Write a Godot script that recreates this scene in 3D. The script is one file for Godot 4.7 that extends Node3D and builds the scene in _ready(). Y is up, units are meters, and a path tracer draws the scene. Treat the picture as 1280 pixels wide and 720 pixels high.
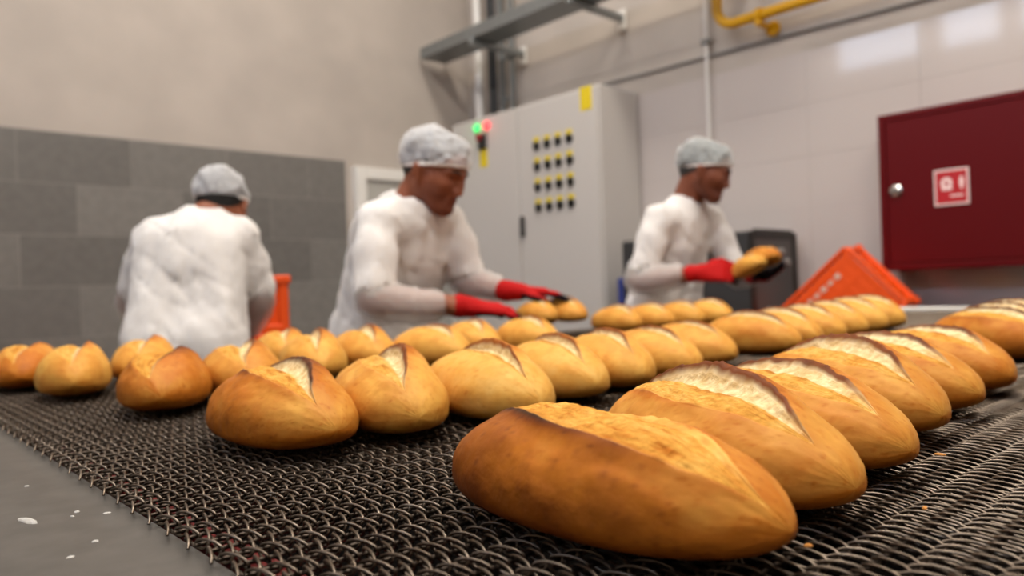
extends Node3D
# A bakery: loaves cooling on a wire belt, three bakers behind it. x runs along the belt (towards -x is away), z across it, y up.

const BELT := 0.94
var names := {}
var rng := RandomNumberGenerator.new()
var noise_a := FastNoiseLite.new()
var noise_b := FastNoiseLite.new()
var M := {}


func _ready() -> void:
	rng.seed = 7
	setup_view()
	setup_light()
	setup_materials()
	build_room()
	build_wall_fittings()
	build_control_cabinet()
	build_machine()
	build_conveyor()
	build_crates()
	build_people()
	build_loaves()
	build_small()


# ------------------------------------------------------------------ camera, sky, lamps
func setup_view() -> void:
	var cam := Camera3D.new()
	cam.name = "camera"
	cam.position = Vector3(0, 1.1, 0)
	cam.rotation_order = EULER_ORDER_YXZ
	cam.rotation_degrees = Vector3(0, 47.2, -2.0)
	var at := CameraAttributesPhysical.new()
	at.frustum_focal_length = 24.0 * 940.0 / 720.0
	at.frustum_focus_distance = 0.60
	at.exposure_aperture = 5.4
	cam.attributes = at
	cam.fov = rad_to_deg(2.0 * atan(360.0 / 940.0))
	cam.near = 0.01
	cam.far = 60.0
	add_child(cam)
	cam.current = true
	var we := WorldEnvironment.new()
	we.name = "environment"
	var e := Environment.new()
	e.background_mode = Environment.BG_SKY
	var sky := Sky.new()
	var sm := ProceduralSkyMaterial.new()
	sm.sky_top_color = Color(0.80, 0.88, 1.0)
	sm.sky_horizon_color = Color(0.93, 0.96, 1.0)
	sm.ground_bottom_color = Color(0.45, 0.44, 0.42)
	sm.ground_horizon_color = Color(0.7, 0.7, 0.7)
	sky.sky_material = sm
	e.sky = sky
	e.background_energy_multiplier = 9.0
	e.tonemap_mode = Environment.TONE_MAPPER_LINEAR
	e.tonemap_exposure = 1.0
	e.sdfgi_enabled = true
	e.ssao_enabled = true
	e.ssil_enabled = true
	we.environment = e
	add_child(we)


const LAMPS := [  # x, z, energy, where
	[-3.2, -2.5, 4.5, "light panel on the ceiling over the control cabinet"], [-0.9, -2.5, 6.5, "light panel on the ceiling over the far side of the belt"], [1.4, -2.5, 5.0, "light panel on the ceiling by the long tiled wall, nearest the plain end wall"],
	[-3.2, -0.4, 5.5, "light panel on the ceiling above the left baker"], [-0.9, -0.4, 11.0, "light panel on the ceiling right above the near loaves"], [1.4, -0.4, 8.0, "light panel on the ceiling in the middle of the hall, nearest the plain end wall"]]


func setup_light() -> void:
	for p in LAMPS:
		var l := AreaLight3D.new()
		l.name = "panel_lamp"
		l.area_size = Vector2(1.2, 0.6)
		l.light_energy = p[2]
		l.light_color = Color(1.0, 0.965, 0.92)
		l.area_range = 14.0
		l.area_attenuation = 2.0
		l.shadow_enabled = true
		l.position = Vector3(p[0], 5.30, p[1])
		l.rotation_degrees = Vector3(-90, 0, 0)
		add_child(l, true)


# ------------------------------------------------------------------ helpers
func numbered(n: String) -> String:
	var k: int = names.get(n, 0)
	names[n] = k + 1
	return n if k == 0 else "%s_%03d" % [n, k]


func tag(o: Node, label := "", category := "", group := "", kind := "") -> Node:
	if label: o.set_meta("label", label)
	if category: o.set_meta("category", category)
	if group: o.set_meta("group", group)
	if kind: o.set_meta("kind", kind)
	return o


func thing(n: String, at: Vector3, label: String, category: String, group := "") -> Node3D:
	var o := Node3D.new()
	o.name = numbered(n)
	o.position = at
	add_child(o)
	tag(o, label, category, group)
	return o


func put(n: String, mesh: Mesh, mat: Material, parent: Node = null, at := Transform3D()) -> MeshInstance3D:
	var o := MeshInstance3D.new()
	o.mesh = mesh
	o.material_override = mat
	o.transform = at
	if parent == null:
		o.name = numbered(n)
		add_child(o)
	else:
		o.name = n
		parent.add_child(o, true)
	return o


func struct(n: String, mesh: Mesh, mat: Material, parent: Node = null, at := Transform3D()) -> MeshInstance3D:
	var o := put(n, mesh, mat, parent, at)
	if parent == null: o.set_meta("kind", "structure")
	return o


func begin() -> SurfaceTool:
	var st := SurfaceTool.new()
	st.begin(Mesh.PRIMITIVE_TRIANGLES)
	return st


func tri(st: SurfaceTool, a: Vector3, b: Vector3, c: Vector3, mid: Vector3) -> void:
	var n := (c - a).cross(b - a)
	if n.length_squared() < 1e-20: return
	if n.dot((a + b + c) / 3.0 - mid) < 0.0:
		var t := b
		b = c
		c = t
		n = -n
	n = n.normalized()
	for v in [a, b, c]:
		st.set_normal(n)
		st.set_uv(Vector2(v.x, v.y))
		st.add_vertex(v)


func quad(st: SurfaceTool, a: Vector3, b: Vector3, c: Vector3, d: Vector3, mid: Vector3) -> void:
	tri(st, a, b, c, mid)
	tri(st, a, c, d, mid)


# a box with chamfered edges, centred on xf
func box(st: SurfaceTool, xf: Transform3D, s: Vector3, b := 0.003) -> void:
	var h := s / 2.0
	b = minf(b, minf(h.x, minf(h.y, h.z)) * 0.9)
	var mid := xf.origin
	var p := func(sg: Vector3, ax: int) -> Vector3:
		var v := Vector3(sg.x * (h.x - b), sg.y * (h.y - b), sg.z * (h.z - b))
		v[ax] = sg[ax] * h[ax]
		return xf * v
	for ax in 3:
		var a1 := (ax + 1) % 3
		var a2 := (ax + 2) % 3
		for s0 in [-1.0, 1.0]:
			var q := []
			for e in [[-1, -1], [1, -1], [1, 1], [-1, 1]]:
				var sg := Vector3()
				sg[ax] = s0
				sg[a1] = e[0]
				sg[a2] = e[1]
				q.append(p.call(sg, ax))
			quad(st, q[0], q[1], q[2], q[3], mid)
			for s1 in [-1.0, 1.0]:
				var g0 := Vector3()
				var g1 := Vector3()
				g0[ax] = s0; g0[a1] = s1; g0[a2] = -1.0
				g1[ax] = s0; g1[a1] = s1; g1[a2] = 1.0
				quad(st, p.call(g0, ax), p.call(g1, ax), p.call(g1, a1), p.call(g0, a1), mid)
	for sx in [-1.0, 1.0]:
		for sy in [-1.0, 1.0]:
			for sz in [-1.0, 1.0]:
				var g := Vector3(sx, sy, sz)
				tri(st, p.call(g, 0), p.call(g, 1), p.call(g, 2), mid)


func box_mesh(s: Vector3, b := 0.003) -> ArrayMesh:
	var st := begin()
	box(st, Transform3D(), s, b)
	return st.commit()


func T(x: float, y: float, z: float) -> Transform3D:
	return Transform3D(Basis(), Vector3(x, y, z))


# a round tube through points
func tube(st: SurfaceTool, pts: Array, r, sides := 10, caps := true) -> void:
	var n := pts.size()
	var dir: Vector3 = (pts[1] - pts[0]).normalized()
	var side := dir.cross(Vector3.UP if absf(dir.y) < 0.9 else Vector3.RIGHT).normalized()
	var rings := []
	for i in n:
		var d: Vector3 = (pts[mini(i + 1, n - 1)] - pts[maxi(i - 1, 0)]).normalized()
		side = (side - d * side.dot(d)).normalized()
		var up := d.cross(side)
		var ri: float = r[i] if r is Array else r
		var ring := []
		for k in sides + 1:
			var a := TAU * k / sides
			var nn := side * cos(a) + up * sin(a)
			ring.append([pts[i] + nn * ri, nn])
		rings.append(ring)
	for i in n - 1:
		for k in sides:
			var q := [rings[i][k], rings[i][k + 1], rings[i + 1][k + 1], rings[i + 1][k]]
			for j in [0, 2, 1, 0, 3, 2]:
				st.set_normal(q[j][1])
				st.set_uv(Vector2(float(k) / sides, float(i)))
				st.add_vertex(q[j][0])
	if caps:
		for e in [[0, pts[1]], [n - 1, pts[n - 2]]]:
			var ring: Array = rings[e[0]]
			for k in sides:
				tri(st, pts[e[0]], ring[k][0], ring[k + 1][0], e[1])


func lathe(st: SurfaceTool, xf: Transform3D, prof: Array, sides := 24) -> void:
	# prof: (radius, height) pairs along the local y axis, from the top downwards
	for i in prof.size() - 1:
		var a: Vector2 = prof[i]
		var b: Vector2 = prof[i + 1]
		var sl := (b - a).normalized()
		for k in sides:
			var q := []
			for c in [[k, a], [k + 1, a], [k + 1, b], [k, b]]:
				var t: float = TAU * c[0] / sides
				q.append([xf * Vector3(cos(t) * c[1].x, c[1].y, sin(t) * c[1].x), (xf.basis * Vector3(-cos(t) * sl.y, sl.x, -sin(t) * sl.y)).normalized()])
			for j in [0, 2, 1, 0, 3, 2]:
				st.set_normal(q[j][1])
				st.set_uv(Vector2(float(k) / sides, float(i)))
				st.add_vertex(q[j][0])


func lathe_mesh(prof: Array, sides := 24, xf := Transform3D()) -> ArrayMesh:
	var st := begin()
	lathe(st, xf, prof, sides)
	return st.commit()


func tube_mesh(pts: Array, r, sides := 10, caps := true) -> ArrayMesh:
	var st := begin()
	tube(st, pts, r, sides, caps)
	return st.commit()


func arrays_mesh(v: PackedVector3Array, n: PackedVector3Array, c: PackedColorArray, idx: PackedInt32Array) -> ArrayMesh:
	var a := []
	a.resize(Mesh.ARRAY_MAX)
	a[Mesh.ARRAY_VERTEX] = v
	a[Mesh.ARRAY_NORMAL] = n
	if c.size(): a[Mesh.ARRAY_COLOR] = c
	a[Mesh.ARRAY_INDEX] = idx
	var m := ArrayMesh.new()
	m.add_surface_from_arrays(Mesh.PRIMITIVE_TRIANGLES, a)
	return m


# ------------------------------------------------------------------ materials
func noise_tex(freq: float, sd: int, dark: Color, light: Color, size := 256, oct := 4, kind := FastNoiseLite.TYPE_SIMPLEX_SMOOTH) -> NoiseTexture2D:
	var n := FastNoiseLite.new()
	n.noise_type = kind
	n.seed = sd
	n.frequency = freq
	n.fractal_octaves = oct
	var g := Gradient.new()
	g.set_color(0, dark)
	g.set_color(1, light)
	var t := NoiseTexture2D.new()
	t.width = size
	t.height = size
	t.seamless = true
	t.noise = n
	t.color_ramp = g
	return t


func mat(n: String, c: Color, rough := 0.6, metal := 0.0, spec := 0.5) -> StandardMaterial3D:
	var m := StandardMaterial3D.new()
	m.resource_name = n
	m.albedo_color = c
	m.roughness = rough
	m.metallic = metal
	m.metallic_specular = spec
	M[n] = m
	return m


func tri_tex(m: StandardMaterial3D, tex: Texture2D, per_metre: float, bump: Texture2D = null, bump_cm := 0.0, world := false) -> void:
	m.uv1_triplanar = true
	m.uv1_world_triplanar = world
	m.uv1_scale = Vector3.ONE * per_metre
	m.texture_filter = BaseMaterial3D.TEXTURE_FILTER_LINEAR_WITH_MIPMAPS
	if tex: m.albedo_texture = tex
	if bump:
		m.heightmap_enabled = true
		m.heightmap_texture = bump
		m.heightmap_scale = bump_cm


func c8(r: float, g: float, b: float) -> Color:
	return Color(r / 255.0, g / 255.0, b / 255.0)


func setup_materials() -> void:
	noise_a.seed = 3
	noise_a.frequency = 1.0
	noise_a.fractal_octaves = 3
	noise_b.seed = 11
	noise_b.frequency = 1.0
	noise_b.fractal_octaves = 2
	var soft := noise_tex(0.012, 1, Color(0.93, 0.93, 0.93), Color.WHITE, 256)
	var fine := noise_tex(0.06, 2, Color(0.0, 0.0, 0.0), Color.WHITE, 256, 5)
	var speck := noise_tex(0.05, 5, Color(0.94, 0.91, 0.88), Color.WHITE, 512, 5)
	var cells := noise_tex(0.05, 6, Color.BLACK, Color.WHITE, 256, 3, FastNoiseLite.TYPE_CELLULAR)
	var m := mat("painted_wall", c8(186, 176, 167), 0.75)
	tri_tex(m, soft, 0.5, fine, 0.02, true)
	m = mat("grey_tile", c8(118, 115, 111), 0.4)
	tri_tex(m, noise_tex(0.02, 8, Color(0.91, 0.91, 0.91), Color.WHITE, 512, 5), 1.2, null, 0.0, true)
	mat("grout", c8(142, 138, 133), 0.9)
	m = mat("white_tile", c8(190, 181, 177), 0.07)
	tri_tex(m, null, 0.7, soft, 0.02, true)
	mat("white_grout", c8(196, 187, 182), 0.8)
	mat("ceiling_paint", c8(150, 147, 142), 0.9)
	m = mat("floor_paint", c8(128, 122, 114), 0.35)
	tri_tex(m, soft, 1.0, null, 0.0, true)
	mat("white_frame", c8(226, 223, 218), 0.4)
	mat("door_panel", c8(178, 176, 170), 0.4)
	m = mat("galvanised", c8(150, 155, 156), 0.42, 0.8)
	tri_tex(m, soft, 3.0)
	mat("white_pipe", c8(225, 222, 218), 0.35)
	mat("black_cable", c8(26, 28, 30), 0.5)
	mat("grey_plastic", c8(130, 128, 125), 0.5)
	mat("yellow_pipe", c8(214, 158, 8), 0.35)
	mat("red_paint", c8(88, 3, 8), 0.42, 0.0, 0.3)
	mat("chrome", c8(205, 203, 200), 0.18, 1.0)
	mat("cabinet_grey", c8(192, 187, 182), 0.5)
	mat("black_plastic", c8(24, 22, 20), 0.4)
	mat("tag_yellow", c8(222, 196, 20), 0.5)
	mat("button_red", c8(140, 14, 26), 0.35)
	mat("machine_dark", c8(52, 52, 53), 0.45)
	mat("machine_panel", c8(74, 73, 72), 0.5)
	mat("blue_plastic", c8(40, 56, 130), 0.5)
	m = mat("steel_plate", c8(118, 115, 111), 0.4, 0.75)
	tri_tex(m, noise_tex(0.02, 9, Color(0.86, 0.86, 0.86), Color.WHITE, 512, 4), 2.0, fine, 0.006)
	m = mat("wire", c8(148, 138, 126), 0.36, 0.95)
	tri_tex(m, noise_tex(0.01, 19, Color(0.55, 0.50, 0.46), Color.WHITE, 512, 5), 3.0, null, 0.0, true)
	mat("rod_dark", c8(70, 61, 53), 0.4, 0.8)
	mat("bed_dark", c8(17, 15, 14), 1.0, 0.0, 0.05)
	mat("beam_red", c8(112, 18, 14), 0.5)
	mat("rail_steel", c8(222, 219, 213), 0.3, 0.35)
	mat("frame_dark", c8(40, 41, 42), 0.5, 0.4)
	mat("crate_orange", c8(236, 82, 12), 0.42)
	mat("print_white", c8(214, 178, 160), 0.6)
	# bread
	m = mat("crust", Color.WHITE, 0.52, 0.0, 0.28)
	m.vertex_color_use_as_albedo = true
	tri_tex(m, speck, 5.0, noise_tex(0.045, 12, Color.BLACK, Color.WHITE, 512, 5), 0.035)
	m = mat("torn_crumb", Color.WHITE, 0.85, 0.0, 0.25)
	m.vertex_color_use_as_albedo = true
	tri_tex(m, noise_tex(0.04, 15, Color(0.84, 0.78, 0.70), Color.WHITE, 512, 5), 6.0, noise_tex(0.05, 14, Color.BLACK, Color.WHITE, 512, 5), 0.22)
	m = mat("flour", c8(176, 173, 168), 0.95)
	mat("crumb_flake", c8(196, 132, 60), 0.9)
	# people
	m = mat("skin", Color.WHITE, 0.5, 0.0, 0.4)
	m.vertex_color_use_as_albedo = true
	m = mat("shirt", c8(220, 216, 213), 0.9, 0.0, 0.2)
	tri_tex(m, null, 3.0, noise_tex(0.012, 21, Color.BLACK, Color.WHITE, 256, 3), 0.15)
	mat("trousers", c8(222, 219, 215), 0.9)
	mat("shoe", c8(60, 58, 56), 0.5)
	mat("hair", c8(20, 18, 18), 0.7)
	mat("hair_grey", c8(60, 60, 60), 0.7)
	m = mat("hairnet", Color(0.95, 0.95, 0.96, 0.42), 0.8)
	m.transparency = BaseMaterial3D.TRANSPARENCY_ALPHA
	m.cull_mode = BaseMaterial3D.CULL_DISABLED
	m = mat("hairnet_thin", Color(0.86, 0.88, 0.88, 0.34), 0.8)
	m.transparency = BaseMaterial3D.TRANSPARENCY_ALPHA
	m.cull_mode = BaseMaterial3D.CULL_DISABLED
	mat("elastic", c8(232, 226, 222), 0.9)
	m = mat("sleeve_film", Color(0.93, 0.91, 0.89, 0.38), 0.6)
	m.transparency = BaseMaterial3D.TRANSPARENCY_ALPHA
	m.cull_mode = BaseMaterial3D.CULL_DISABLED
	tri_tex(m, null, 6.0, noise_tex(0.02, 23, Color.BLACK, Color.WHITE, 256, 3), 0.6)
	m = mat("sleeve_film_thin", Color(0.90, 0.87, 0.85, 0.42), 0.6)
	m.transparency = BaseMaterial3D.TRANSPARENCY_ALPHA
	m.cull_mode = BaseMaterial3D.CULL_DISABLED
	m = mat("glove", Color.WHITE, 0.75, 0.0, 0.3)
	m.vertex_color_use_as_albedo = true
	mat("eye_white", c8(215, 208, 200), 0.3)
	mat("eye_dark", c8(28, 18, 14), 0.25)


# ------------------------------------------------------------------ room
func build_room() -> void:
	var f := struct("floor", box_mesh(Vector3(9.6, 0.2, 7.7), 0.0), M.floor_paint, null, T(-0.5, -0.1, -0.65))
	f.set_meta("label", "grey painted concrete floor of the bakery")
	struct("ceiling", box_mesh(Vector3(9.6, 0.2, 7.7), 0.0), M.ceiling_paint, null, T(-0.5, 5.5, -0.65))
	# wall behind the bakers (west), grey tiles to 2.1 m left of a door
	var st := begin()
	box(st, T(-5.1, 2.7, -0.65), Vector3(0.2, 5.4, 7.7), 0.0)
	var w := struct("wall_west", st.commit(), M.painted_wall)
	w.set_meta("label", "cream painted wall with grey tiles up to door height")
	# recessed grout bed and tiles
	put("grout_bed", box_mesh(Vector3(0.012, 2.10, 5.84), 0.0), M.grout, w, T(-4.9935, 1.05, -0.03))
	var tm := []
	for k in 3: tm.append(box_mesh(Vector3(0.010, 0.296, 0.596), 0.0015))
	var half := box_mesh(Vector3(0.010, 0.296, 0.296), 0.0015)
	rng.seed = 21
	var tints := []
	for k in 5:
		var tmat: StandardMaterial3D = M.grey_tile.duplicate()
		var v := 0.93 + 0.035 * k
		tmat.albedo_color = Color(M.grey_tile.albedo_color.r * v, M.grey_tile.albedo_color.g * v, M.grey_tile.albedo_color.b * v)
		tints.append(tmat)
	for row in 7:
		var y := 0.15 + 0.30 * row
		var z := 0.0
		if row % 2 == 0:
			put("tile", half, tints[rng.randi() % 5], w, T(-4.991, y, -2.80))
		z = -2.65 if row % 2 == 1 else -2.35
		while z < 2.6:
			put("tile", tm[0], tints[rng.randi() % 5], w, T(-4.991 + rng.randf_range(-0.0008, 0.0008), y, z))
			z += 0.6
	# door at the end of the tiles
	var d := thing("door_1", Vector3(-5.0, 0, -3.5), "", "")
	d.set_meta("kind", "structure")
	d.set_meta("label", "grey door in a white frame behind the middle baker")
	put("door_leaf", box_mesh(Vector3(0.04, 1.97, 0.80), 0.003), M.door_panel, d, T(0.02, 0.985, 0))
	for s in [-1.0, 1.0]:
		put("door_frame", box_mesh(Vector3(0.07, 2.06, 0.09), 0.004), M.white_frame, d, T(0.035, 1.03, s * 0.445))
	put("door_frame", box_mesh(Vector3(0.066, 0.09, 0.80), 0.004), M.white_frame, d, T(0.035, 2.015, 0))
	put("door_panel", box_mesh(Vector3(0.012, 0.8, 0.56), 0.004), M.white_frame, d, T(0.044, 1.42, 0))
	put("door_glass", box_mesh(Vector3(0.012, 0.7, 0.46), 0.002), M.door_panel, d, T(0.046, 1.42, 0))
	put("door_handle", tube_mesh([Vector3(0.04, 1.02, 0.32), Vector3(0.09, 1.02, 0.32), Vector3(0.09, 1.02, 0.20)], 0.01), M.chrome, d)
	# long wall with white tiles (north)
	var n := struct("wall_north", box_mesh(Vector3(9.6, 5.4, 0.2), 0.0), M.painted_wall, null, T(-0.5, 2.7, -4.315))
	n.set_meta("label", "painted wall clad with glossy white tiles to head height")
	put("grout_bed", box_mesh(Vector3(9.0, 2.40, 0.008), 0.0), M.white_grout, n, T(0, -1.5, 0.104))
	var wt := box_mesh(Vector3(0.599, 0.299, 0.010), 0.0005)
	for row in 8:
		var k := 0
		var x := -4.69
		while x < 2.0:
			var b := Basis.from_euler(Vector3(rng.randf_range(-0.0012, 0.0012), rng.randf_range(-0.0012, 0.0012), 0))
			put("tile", wt, M.white_tile, n, Transform3D(b, Vector3(x + 0.5, 0.15 + 0.30 * row - 2.7, 0.111)))
			x += 0.6
	# wall behind the photographer (south) with a row of high windows
	var south := begin()
	var z0 := 3.0
	box(south, T(-0.5, 2.05, z0), Vector3(9.6, 4.1, 0.2), 0.0)
	box(south, T(-0.5, 5.3, z0), Vector3(9.6, 0.2, 0.2), 0.0)
	var edges := [-4.95, -3.72, -3.52, -2.74, -2.58, -1.80, -1.60, -0.82, -0.62, 0.16, 0.36, 1.14, 1.34, 2.12, 2.32, 3.1]
	var prev := -5.3
	for i in range(0, edges.size(), 2):
		var mid: float = (prev + edges[i]) / 2.0
		box(south, T(mid, 4.65, z0), Vector3(edges[i] - prev, 1.1, 0.2), 0.0)
		prev = edges[i + 1]
	box(south, T((prev + 4.3) / 2.0, 4.65, z0), Vector3(4.3 - prev, 1.1, 0.2), 0.0)
	struct("wall_south", south.commit(), M.painted_wall).set_meta("label", "painted wall behind the camera with high windows")
	var glass := mat("window_glass", Color(0.95, 0.97, 1.0, 0.06), 0.02)
	glass.transparency = BaseMaterial3D.TRANSPARENCY_ALPHA
	for i in range(0, edges.size(), 2):
		var wd: float = edges[i + 1] - edges[i]
		var o := thing("window_%d" % (i / 2 + 1), Vector3((edges[i] + edges[i + 1]) / 2.0, 4.1, z0), "", "")
		o.set_meta("kind", "structure")
		o.set_meta("label", "high window in a white frame letting in daylight")
		for s in [-1.0, 1.0]:
			put("frame", box_mesh(Vector3(0.05, 1.1, 0.08), 0.003), M.white_frame, o, T(s * (wd / 2.0 - 0.025), 0.55, 0))
			put("frame", box_mesh(Vector3(wd - 0.1, 0.05, 0.08), 0.003), M.white_frame, o, T(0, 0.55 + s * 0.525, 0))
		put("pane", box_mesh(Vector3(wd - 0.1, 1.0, 0.004), 0.0), glass, o, T(0, 0.55, 0))
	struct("wall_east", box_mesh(Vector3(0.2, 5.4, 7.7), 0.0), M.painted_wall, null, T(4.2, 2.7, -0.65)).set_meta("label", "plain painted wall at the near end of the hall")
	# ceiling panels
	var glow := mat("lamp_glow", Color(1, 1, 1), 0.6)
	glow.emission_enabled = true
	glow.emission = Color(1.0, 0.955, 0.89)
	glow.emission_energy_multiplier = 2.0
	for p in LAMPS:
		var o := thing("ceiling_light", Vector3(p[0], 5.32, p[1]), p[3], "ceiling light", "ceiling light panels")
		put("housing", box_mesh(Vector3(1.26, 0.05, 0.66), 0.004), M.white_frame, o, T(0, 0.055, 0))
		put("diffuser", box_mesh(Vector3(1.2, 0.02, 0.6), 0.002), glow, o, T(0, 0.021, 0))


# ------------------------------------------------------------------ pipes, tray, fire cabinet
func build_wall_fittings() -> void:
	# cable tray above the control cabinet
	var tr := thing("cable_tray", Vector3(-4.2, 2.96, -3.78), "galvanised cable tray crossing above the grey control cabinet on wall arms", "cable tray")
	put("tray_floor", box_mesh(Vector3(3.2, 0.004, 0.24), 0.001), M.galvanised, tr, T(0.85, 0.03, 0))
	for s in [-1.0, 1.0]:
		put("side_rail", box_mesh(Vector3(3.2, 0.09, 0.006), 0.002), M.galvanised, tr, T(0.85, 0.07, s * 0.12))
	for x in [-0.10, 0.90, 1.9]:
		var st := begin()
		box(st, T(x, 0.0, -0.14), Vector3(0.045, 0.045, 0.56), 0.004)
		var a := put("bracket_arm", st.commit(), M.galvanised, tr)
		put("wall_plate", box_mesh(Vector3(0.07, 0.14, 0.012), 0.003), M.white_frame, a, T(x, -0.01, -0.413))
	# vertical services between the corner and the cabinet top
	var p := put("riser_pipe", tube_mesh([Vector3(-4.72, 2.42, -4.08), Vector3(-4.72, 5.38, -4.08)], 0.035, 16), M.white_pipe)
	tag(p, "white pipe rising from the control cabinet in the corner", "pipe")
	var cable := begin()
	for i in 4:
		tube(cable, [Vector3(-4.56 + 0.022 * i, 2.42, -4.06), Vector3(-4.56 + 0.022 * i, 5.38, -4.06)], 0.013, 8)
	tag(put("cable_bundle", cable.commit(), M.black_cable), "bundle of black cables rising beside the white corner pipe", "cables")
	var duct := thing("cable_ladder", Vector3(-4.415, 2.42, -4.12), "grey vertical cable ladder right of the black cables", "cable ladder")
	for s in [-1.0, 1.0]:
		put("ladder_rail", box_mesh(Vector3(0.02, 2.96, 0.05), 0.002), M.galvanised, duct, T(s * 0.06, 1.48, 0))
	for i in 9:
		put("ladder_rung", box_mesh(Vector3(0.11, 0.03, 0.02), 0.002), M.galvanised, duct, T(0, 0.2 + 0.33 * i, 0))
	# thin white drop pipe with its clamp
	var wp := thing("drop_pipe", Vector3(-2.615, 1.95, -4.165), "thin white vertical conduit with a dark clamp on the tiled wall", "conduit")
	put("conduit_tube", tube_mesh([Vector3(0, 0, 0), Vector3(0, 3.43, 0)], 0.011, 12), M.white_pipe, wp)
	put("clamp", box_mesh(Vector3(0.055, 0.035, 0.05), 0.005), M.grey_plastic, wp, T(0, 0.66, 0.0))
	# thin dark conduit along the wall
	tag(put("wall_cable", tube_mesh([Vector3(-4.2, 2.55, -4.205), Vector3(-2.7, 2.53, -4.203), Vector3(0.5, 2.47, -4.205)], 0.010, 8), M.grey_plastic), "thin grey cable running level above the white tiles", "cable")
	# yellow gas pipe
	var gp := thing("gas_pipe", Vector3(-2.48, 2.64, -4.08), "yellow gas pipe bending from vertical to level high on the wall", "gas pipe")
	var pts := []
	pts.append(Vector3(0, 2.7, 0))
	pts.append(Vector3(0, 0.12, 0))
	for i in 9:
		var t := PI / 2.0 * i / 8.0
		pts.append(Vector3(0.12 - 0.12 * cos(t), 0.12 - 0.12 * sin(t), 0))
	pts.append(Vector3(3.2, 0, 0))
	put("pipe_run", tube_mesh(pts, 0.031, 18), M.yellow_pipe, gp)
	for x in [0.28, 1.9]:
		var cl := begin()
		lathe(cl, Transform3D(Basis(Vector3(0, 0, 1), PI / 2), Vector3(x, 0, 0)), [Vector2(0.031, 0.02), Vector2(0.042, 0.02), Vector2(0.042, -0.02), Vector2(0.031, -0.02)], 18)
		box(cl, T(x, -0.05, -0.03), Vector3(0.03, 0.03, 0.14), 0.003)
		var c := put("pipe_clamp", cl.commit(), M.yellow_pipe, gp)
		put("clamp_foot", lathe_mesh([Vector2(0.0, 0.012), Vector2(0.045, 0.012), Vector2(0.045, 0.0)], 16, Transform3D(Basis(Vector3(1, 0, 0), PI / 2), Vector3(x + 0.02, -0.06, -0.122))), M.yellow_pipe, c)
	# red fire hose cabinet
	var fc := thing("fire_cabinet", Vector3(-1.18, 1.12, -4.2), "dark red metal fire hose cabinet on the white tiled wall", "fire cabinet")
	put("cabinet_body", box_mesh(Vector3(0.70, 0.79, 0.19), 0.006), M.red_paint, fc, T(0, 0.395, 0.095))
	var fr := begin()
	for s in [-1.0, 1.0]:
		box(fr, T(s * 0.333, 0.395, 0.196), Vector3(0.034, 0.79, 0.018), 0.003)
		box(fr, T(0, 0.395 + s * 0.378, 0.196), Vector3(0.634, 0.034, 0.018), 0.003)
	put("door_frame", fr.commit(), M.red_paint, fc)
	var door := put("cabinet_door", box_mesh(Vector3(0.626, 0.716, 0.014), 0.003), M.red_paint, fc, T(0, 0.395, 0.195))
	var lock := put("lock", lathe_mesh([Vector2(0.0, 0.016), Vector2(0.018, 0.016), Vector2(0.030, 0.010), Vector2(0.034, 0.0)], 24, Transform3D(Basis(Vector3(1, 0, 0), PI / 2), Vector3(-0.27, 0.005, 0.007))), M.chrome, door)
	lock.set_meta("label", "round chrome lock")
	put("sign", box_mesh(Vector3(0.150, 0.172, 0.004), 0.0005), flat_sign(), door, T(-0.02, -0.005, 0.009)).set_meta("label", "red square hose sign with a white border and pictogram")


func flat_sign() -> StandardMaterial3D:
	var im := Image.create(128, 128, false, Image.FORMAT_RGB8)
	var red := c8(178, 16, 26)
	var wh := c8(240, 214, 210)
	im.fill(wh)
	im.fill_rect(Rect2i(7, 7, 114, 114), red)
	# hose reel on the left, flame on the right, base line
	for y in 128:
		for x in 128:
			var p := Vector2(x, y)
			if p.distance_to(Vector2(46, 50)) < 22 and not (p.distance_to(Vector2(46, 50)) < 8): im.set_pixel(x, y, wh)
			if x > 88 and x < 112 and y > 26 and y < 78:
				var q := absf(x - 101.0) / 11.0
				var t := (y - 26.0) / 52.0
				if q < sin(PI * pow(t, 0.7)) * (0.6 + 0.4 * t): im.set_pixel(x, y, wh)
	im.fill_rect(Rect2i(28, 66, 40, 8), wh)
	im.fill_rect(Rect2i(58, 92, 50, 7), wh)
	var m := StandardMaterial3D.new()
	m.resource_name = "hose_sign_print"
	m.albedo_texture = ImageTexture.create_from_image(im)
	m.roughness = 0.45
	m.uv1_scale = Vector3(1.0 / 0.150, -1.0 / 0.172, 1)
	m.uv1_offset = Vector3(0.5, 0.5, 0)
	return m


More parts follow.
